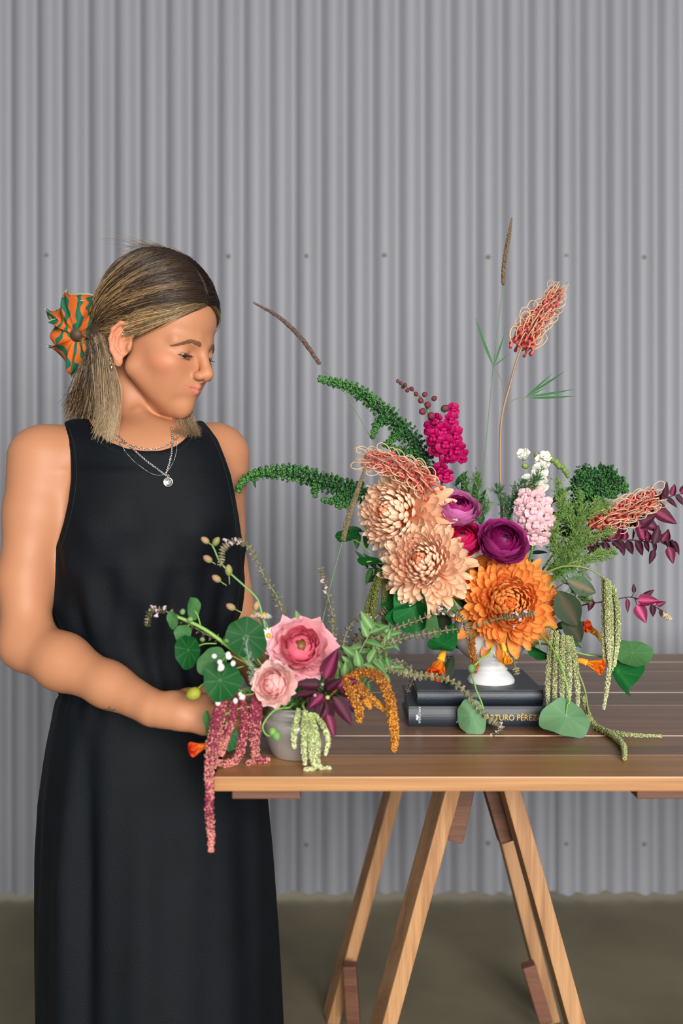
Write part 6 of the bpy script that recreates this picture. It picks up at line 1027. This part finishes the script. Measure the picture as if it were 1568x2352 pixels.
# burgundy foliage at the right lip
pbx = [(740, 1610, 1.385), (745, 1580, 1.38), (760, 1540, 1.38), (775, 1515, 1.385)]
DP = (1.0, 1.0, 1.0)
sprig('burgundy_sprig', 'glossy dark burgundy leaves spilling over the right lip of the pewter vase', 'foliage', pbx, [(735, 1600, 1.36, .042, (-0.35, -0.3, -0.9), (-0.3, -1, 0.2), 1.35, DP), (745, 1605, 1.355, .050, (0.05, -0.2, -1), (0, -1, 0.1), 1.1), (752, 1640, 1.350, .034, (0.25, -0.1, -1), (0.3, -1, 0), 0.9, (1.1, 1.0, 1.0)), (765, 1600, 1.36, .048, (0.75, -0.2, -1), (0.3, -1, 0.4), 0.95, (1.2, 1.1, 1.1)), (785, 1600, 1.365, .040, (0.8, 0, -0.7), (0.5, -1, 0.2), 0.9, (1.2, 0.9, 2.2)), (745, 1560, 1.375, .048, (0.45, 0, 0.95), (-0.3, -1, 0), 0.9, DP), (735, 1575, 1.37, .036, (-0.9, -0.1, 0.1), (0, -1, 0.5), 1, DP), (728, 1590, 1.365, .034, (-1, -0.1, -0.1), (0, -0.8, 0.8), 0.9), (770, 1575, 1.37, .034, (0.9, -0.1, 0.2), (0, -1, 0.4), 1), (780, 1585, 1.37, .036, (1, -0.1, -0.3), (0, -0.9, 0.5), 1), (750, 1585, 1.36, .032, (0.4, -0.4, 0.4), (-0.4, -1, 0.3), 1.1, DP), (742, 1595, 1.36, .03, (-0.6, -0.4, -0.5), (0, -1, 0.3), 1.1)], [burg[1], burg[1], burg[0]], SV_, [P(705, 1618, 1.395)], (44, 24, 30))
mb = MB(); o = bpy.data.objects['burgundy_sprig.003']
scatter(mb, ICO1, pp([(752, 1602, 1.352), (723, 1597, 1.352), (740, 1572, 1.36)]), [0.0034, 0.0026, 0.0028], [lc(206, 196, 130), lc(190, 170, 170), lc(180, 150, 150)]); put('tiny_flowers', mb, m_petal, o, kind='stuff')
# amaranths of the small bouquet
tz_ = lambda x, y, l=5: (x, y, 855.3/(y+l-1130))
amaranth('dusky red amaranth tassels falling over the table corner and edge', [(640, 1600, 1.385), (590, 1596, 1.37), (530, 1604, 1.355), (505, 1612, 1.35)],
    [([(512, 1610, 1.35), (500, 1660, 1.335), (494, 1720, 1.325), (488, 1762, 1.318)], 0.0075), ([(505, 1612, 1.345), (492, 1680, 1.320), (482, 1745, 1.305), (480, 1800, 1.297), (484, 1832, 1.296)], 0.0066), ([(480, 1800, 1.296), (480, 1860, 1.296), (484, 1910, 1.296), (484, 1954, 1.296)], 0.0050),
     ([(540, 1606, 1.352), (532, 1650, 1.345), (520, 1690, 1.34), (508, 1735, 1.33)], 0.0055), ([(556, 1606, 1.36), (562, 1650, 1.355), (555, 1700, 1.355), (548, 1735, 1.36), (530, 1752, 1.36), (500, 1752, 1.345), (488, 1745, 1.33)], 0.0055),
     ([(585, 1600, 1.37), (580, 1650, 1.36), (584, 1700, 1.365), tz_(585, 1745), tz_(570, 1753)], 0.0058), ([(584, 1735, 1.38), tz_(600, 1748), tz_(618, 1744)], 0.004), ([(595, 1600, 1.372), (592, 1650, 1.365), (590, 1690, 1.366), (583, 1735, 1.375)], 0.0045)], SV_, [P(655, 1612, 1.40)], (140, 44, 70), c2=(202, 132, 120), bead=0.0015, stemc=(130, 30, 50))
amaranth('golden orange amaranth arching over the right side of the small bouquet', [(755, 1600, 1.39), (790, 1570, 1.385), (830, 1548, 1.38)],
    [([(800, 1560, 1.38), (830, 1545, 1.375), (865, 1552, 1.37), (890, 1590, 1.37), (900, 1640, 1.37), (906, 1690, 1.375), (903, 1722, 1.38)], 0.0070), ([(792, 1555, 1.375), (802, 1580, 1.365), (815, 1610, 1.365), (825, 1635, 1.365), (824, 1655, 1.37)], 0.0068), ([(825, 1570, 1.385), (845, 1600, 1.385), (870, 1620, 1.385), (882, 1630, 1.385)], 0.0052), ([(812, 1565, 1.38), (830, 1600, 1.38), (850, 1625, 1.385)], 0.005)], SV_, [P(720, 1612, 1.40)], (150, 88, 24), c2=(206, 140, 44), bead=0.0015, stemc=(150, 120, 50))
amaranth('pale green amaranth spilling down the front of the pewter vase', [(700, 1612, 1.385), (695, 1620, 1.36), (705, 1640, 1.347)],
    [([(685, 1630, 1.352), (677, 1670, 1.338), (674, 1700, 1.336), (676, 1718, 1.338)], 0.0036), ([(700, 1635, 1.348), (698, 1680, 1.336), (698, 1720, 1.336), (700, 1755, 1.338)], 0.0038), ([(708, 1640, 1.348), (714, 1690, 1.334), (716, 1735, 1.334), (722, 1762, 1.336), tz_(700, 1768, 2)], 0.0038), ([(722, 1640, 1.350), (742, 1668, 1.340), (753, 1700, 1.338), (747, 1732, 1.340)], 0.0032), ([(714, 1640, 1.348), (728, 1700, 1.334), (728, 1745, 1.334), tz_(736, 1764, 2), tz_(758, 1764, 2)], 0.0037)], SV_, [], (150, 164, 100), c2=(200, 204, 158), bead=0.0014)
grass('thin grass with a fuzzy brown head crossing the upper left chrysanthemum', [(740, 1430, 1.44), (760, 1340, 1.46), (787, 1240, 1.48)], [(787, 1240, 1.48), (800, 1190, 1.49), (820, 1130, 1.50), (840, 1072, 1.51)], SV_, [P(720, 1560, 1.42)], (122, 106, 78), 0.0034)

spike('olive basil spike behind the orange amaranth, leaning right', [(800, 1500, 1.47), (830, 1450, 1.49), (860, 1420, 1.50), (885, 1400, 1.50)], SV_, [P(750, 1580, 1.43)], c=(104, 100, 68))
spike('basil spike rising through the olive tassels between the bouquets', [(790, 1540, 1.45), (790, 1470, 1.46), (815, 1425, 1.47), (850, 1415, 1.48)], SV_, [P(740, 1590, 1.42)], flowers=[(842, 1414, 1.475), (850, 1420, 1.475)])
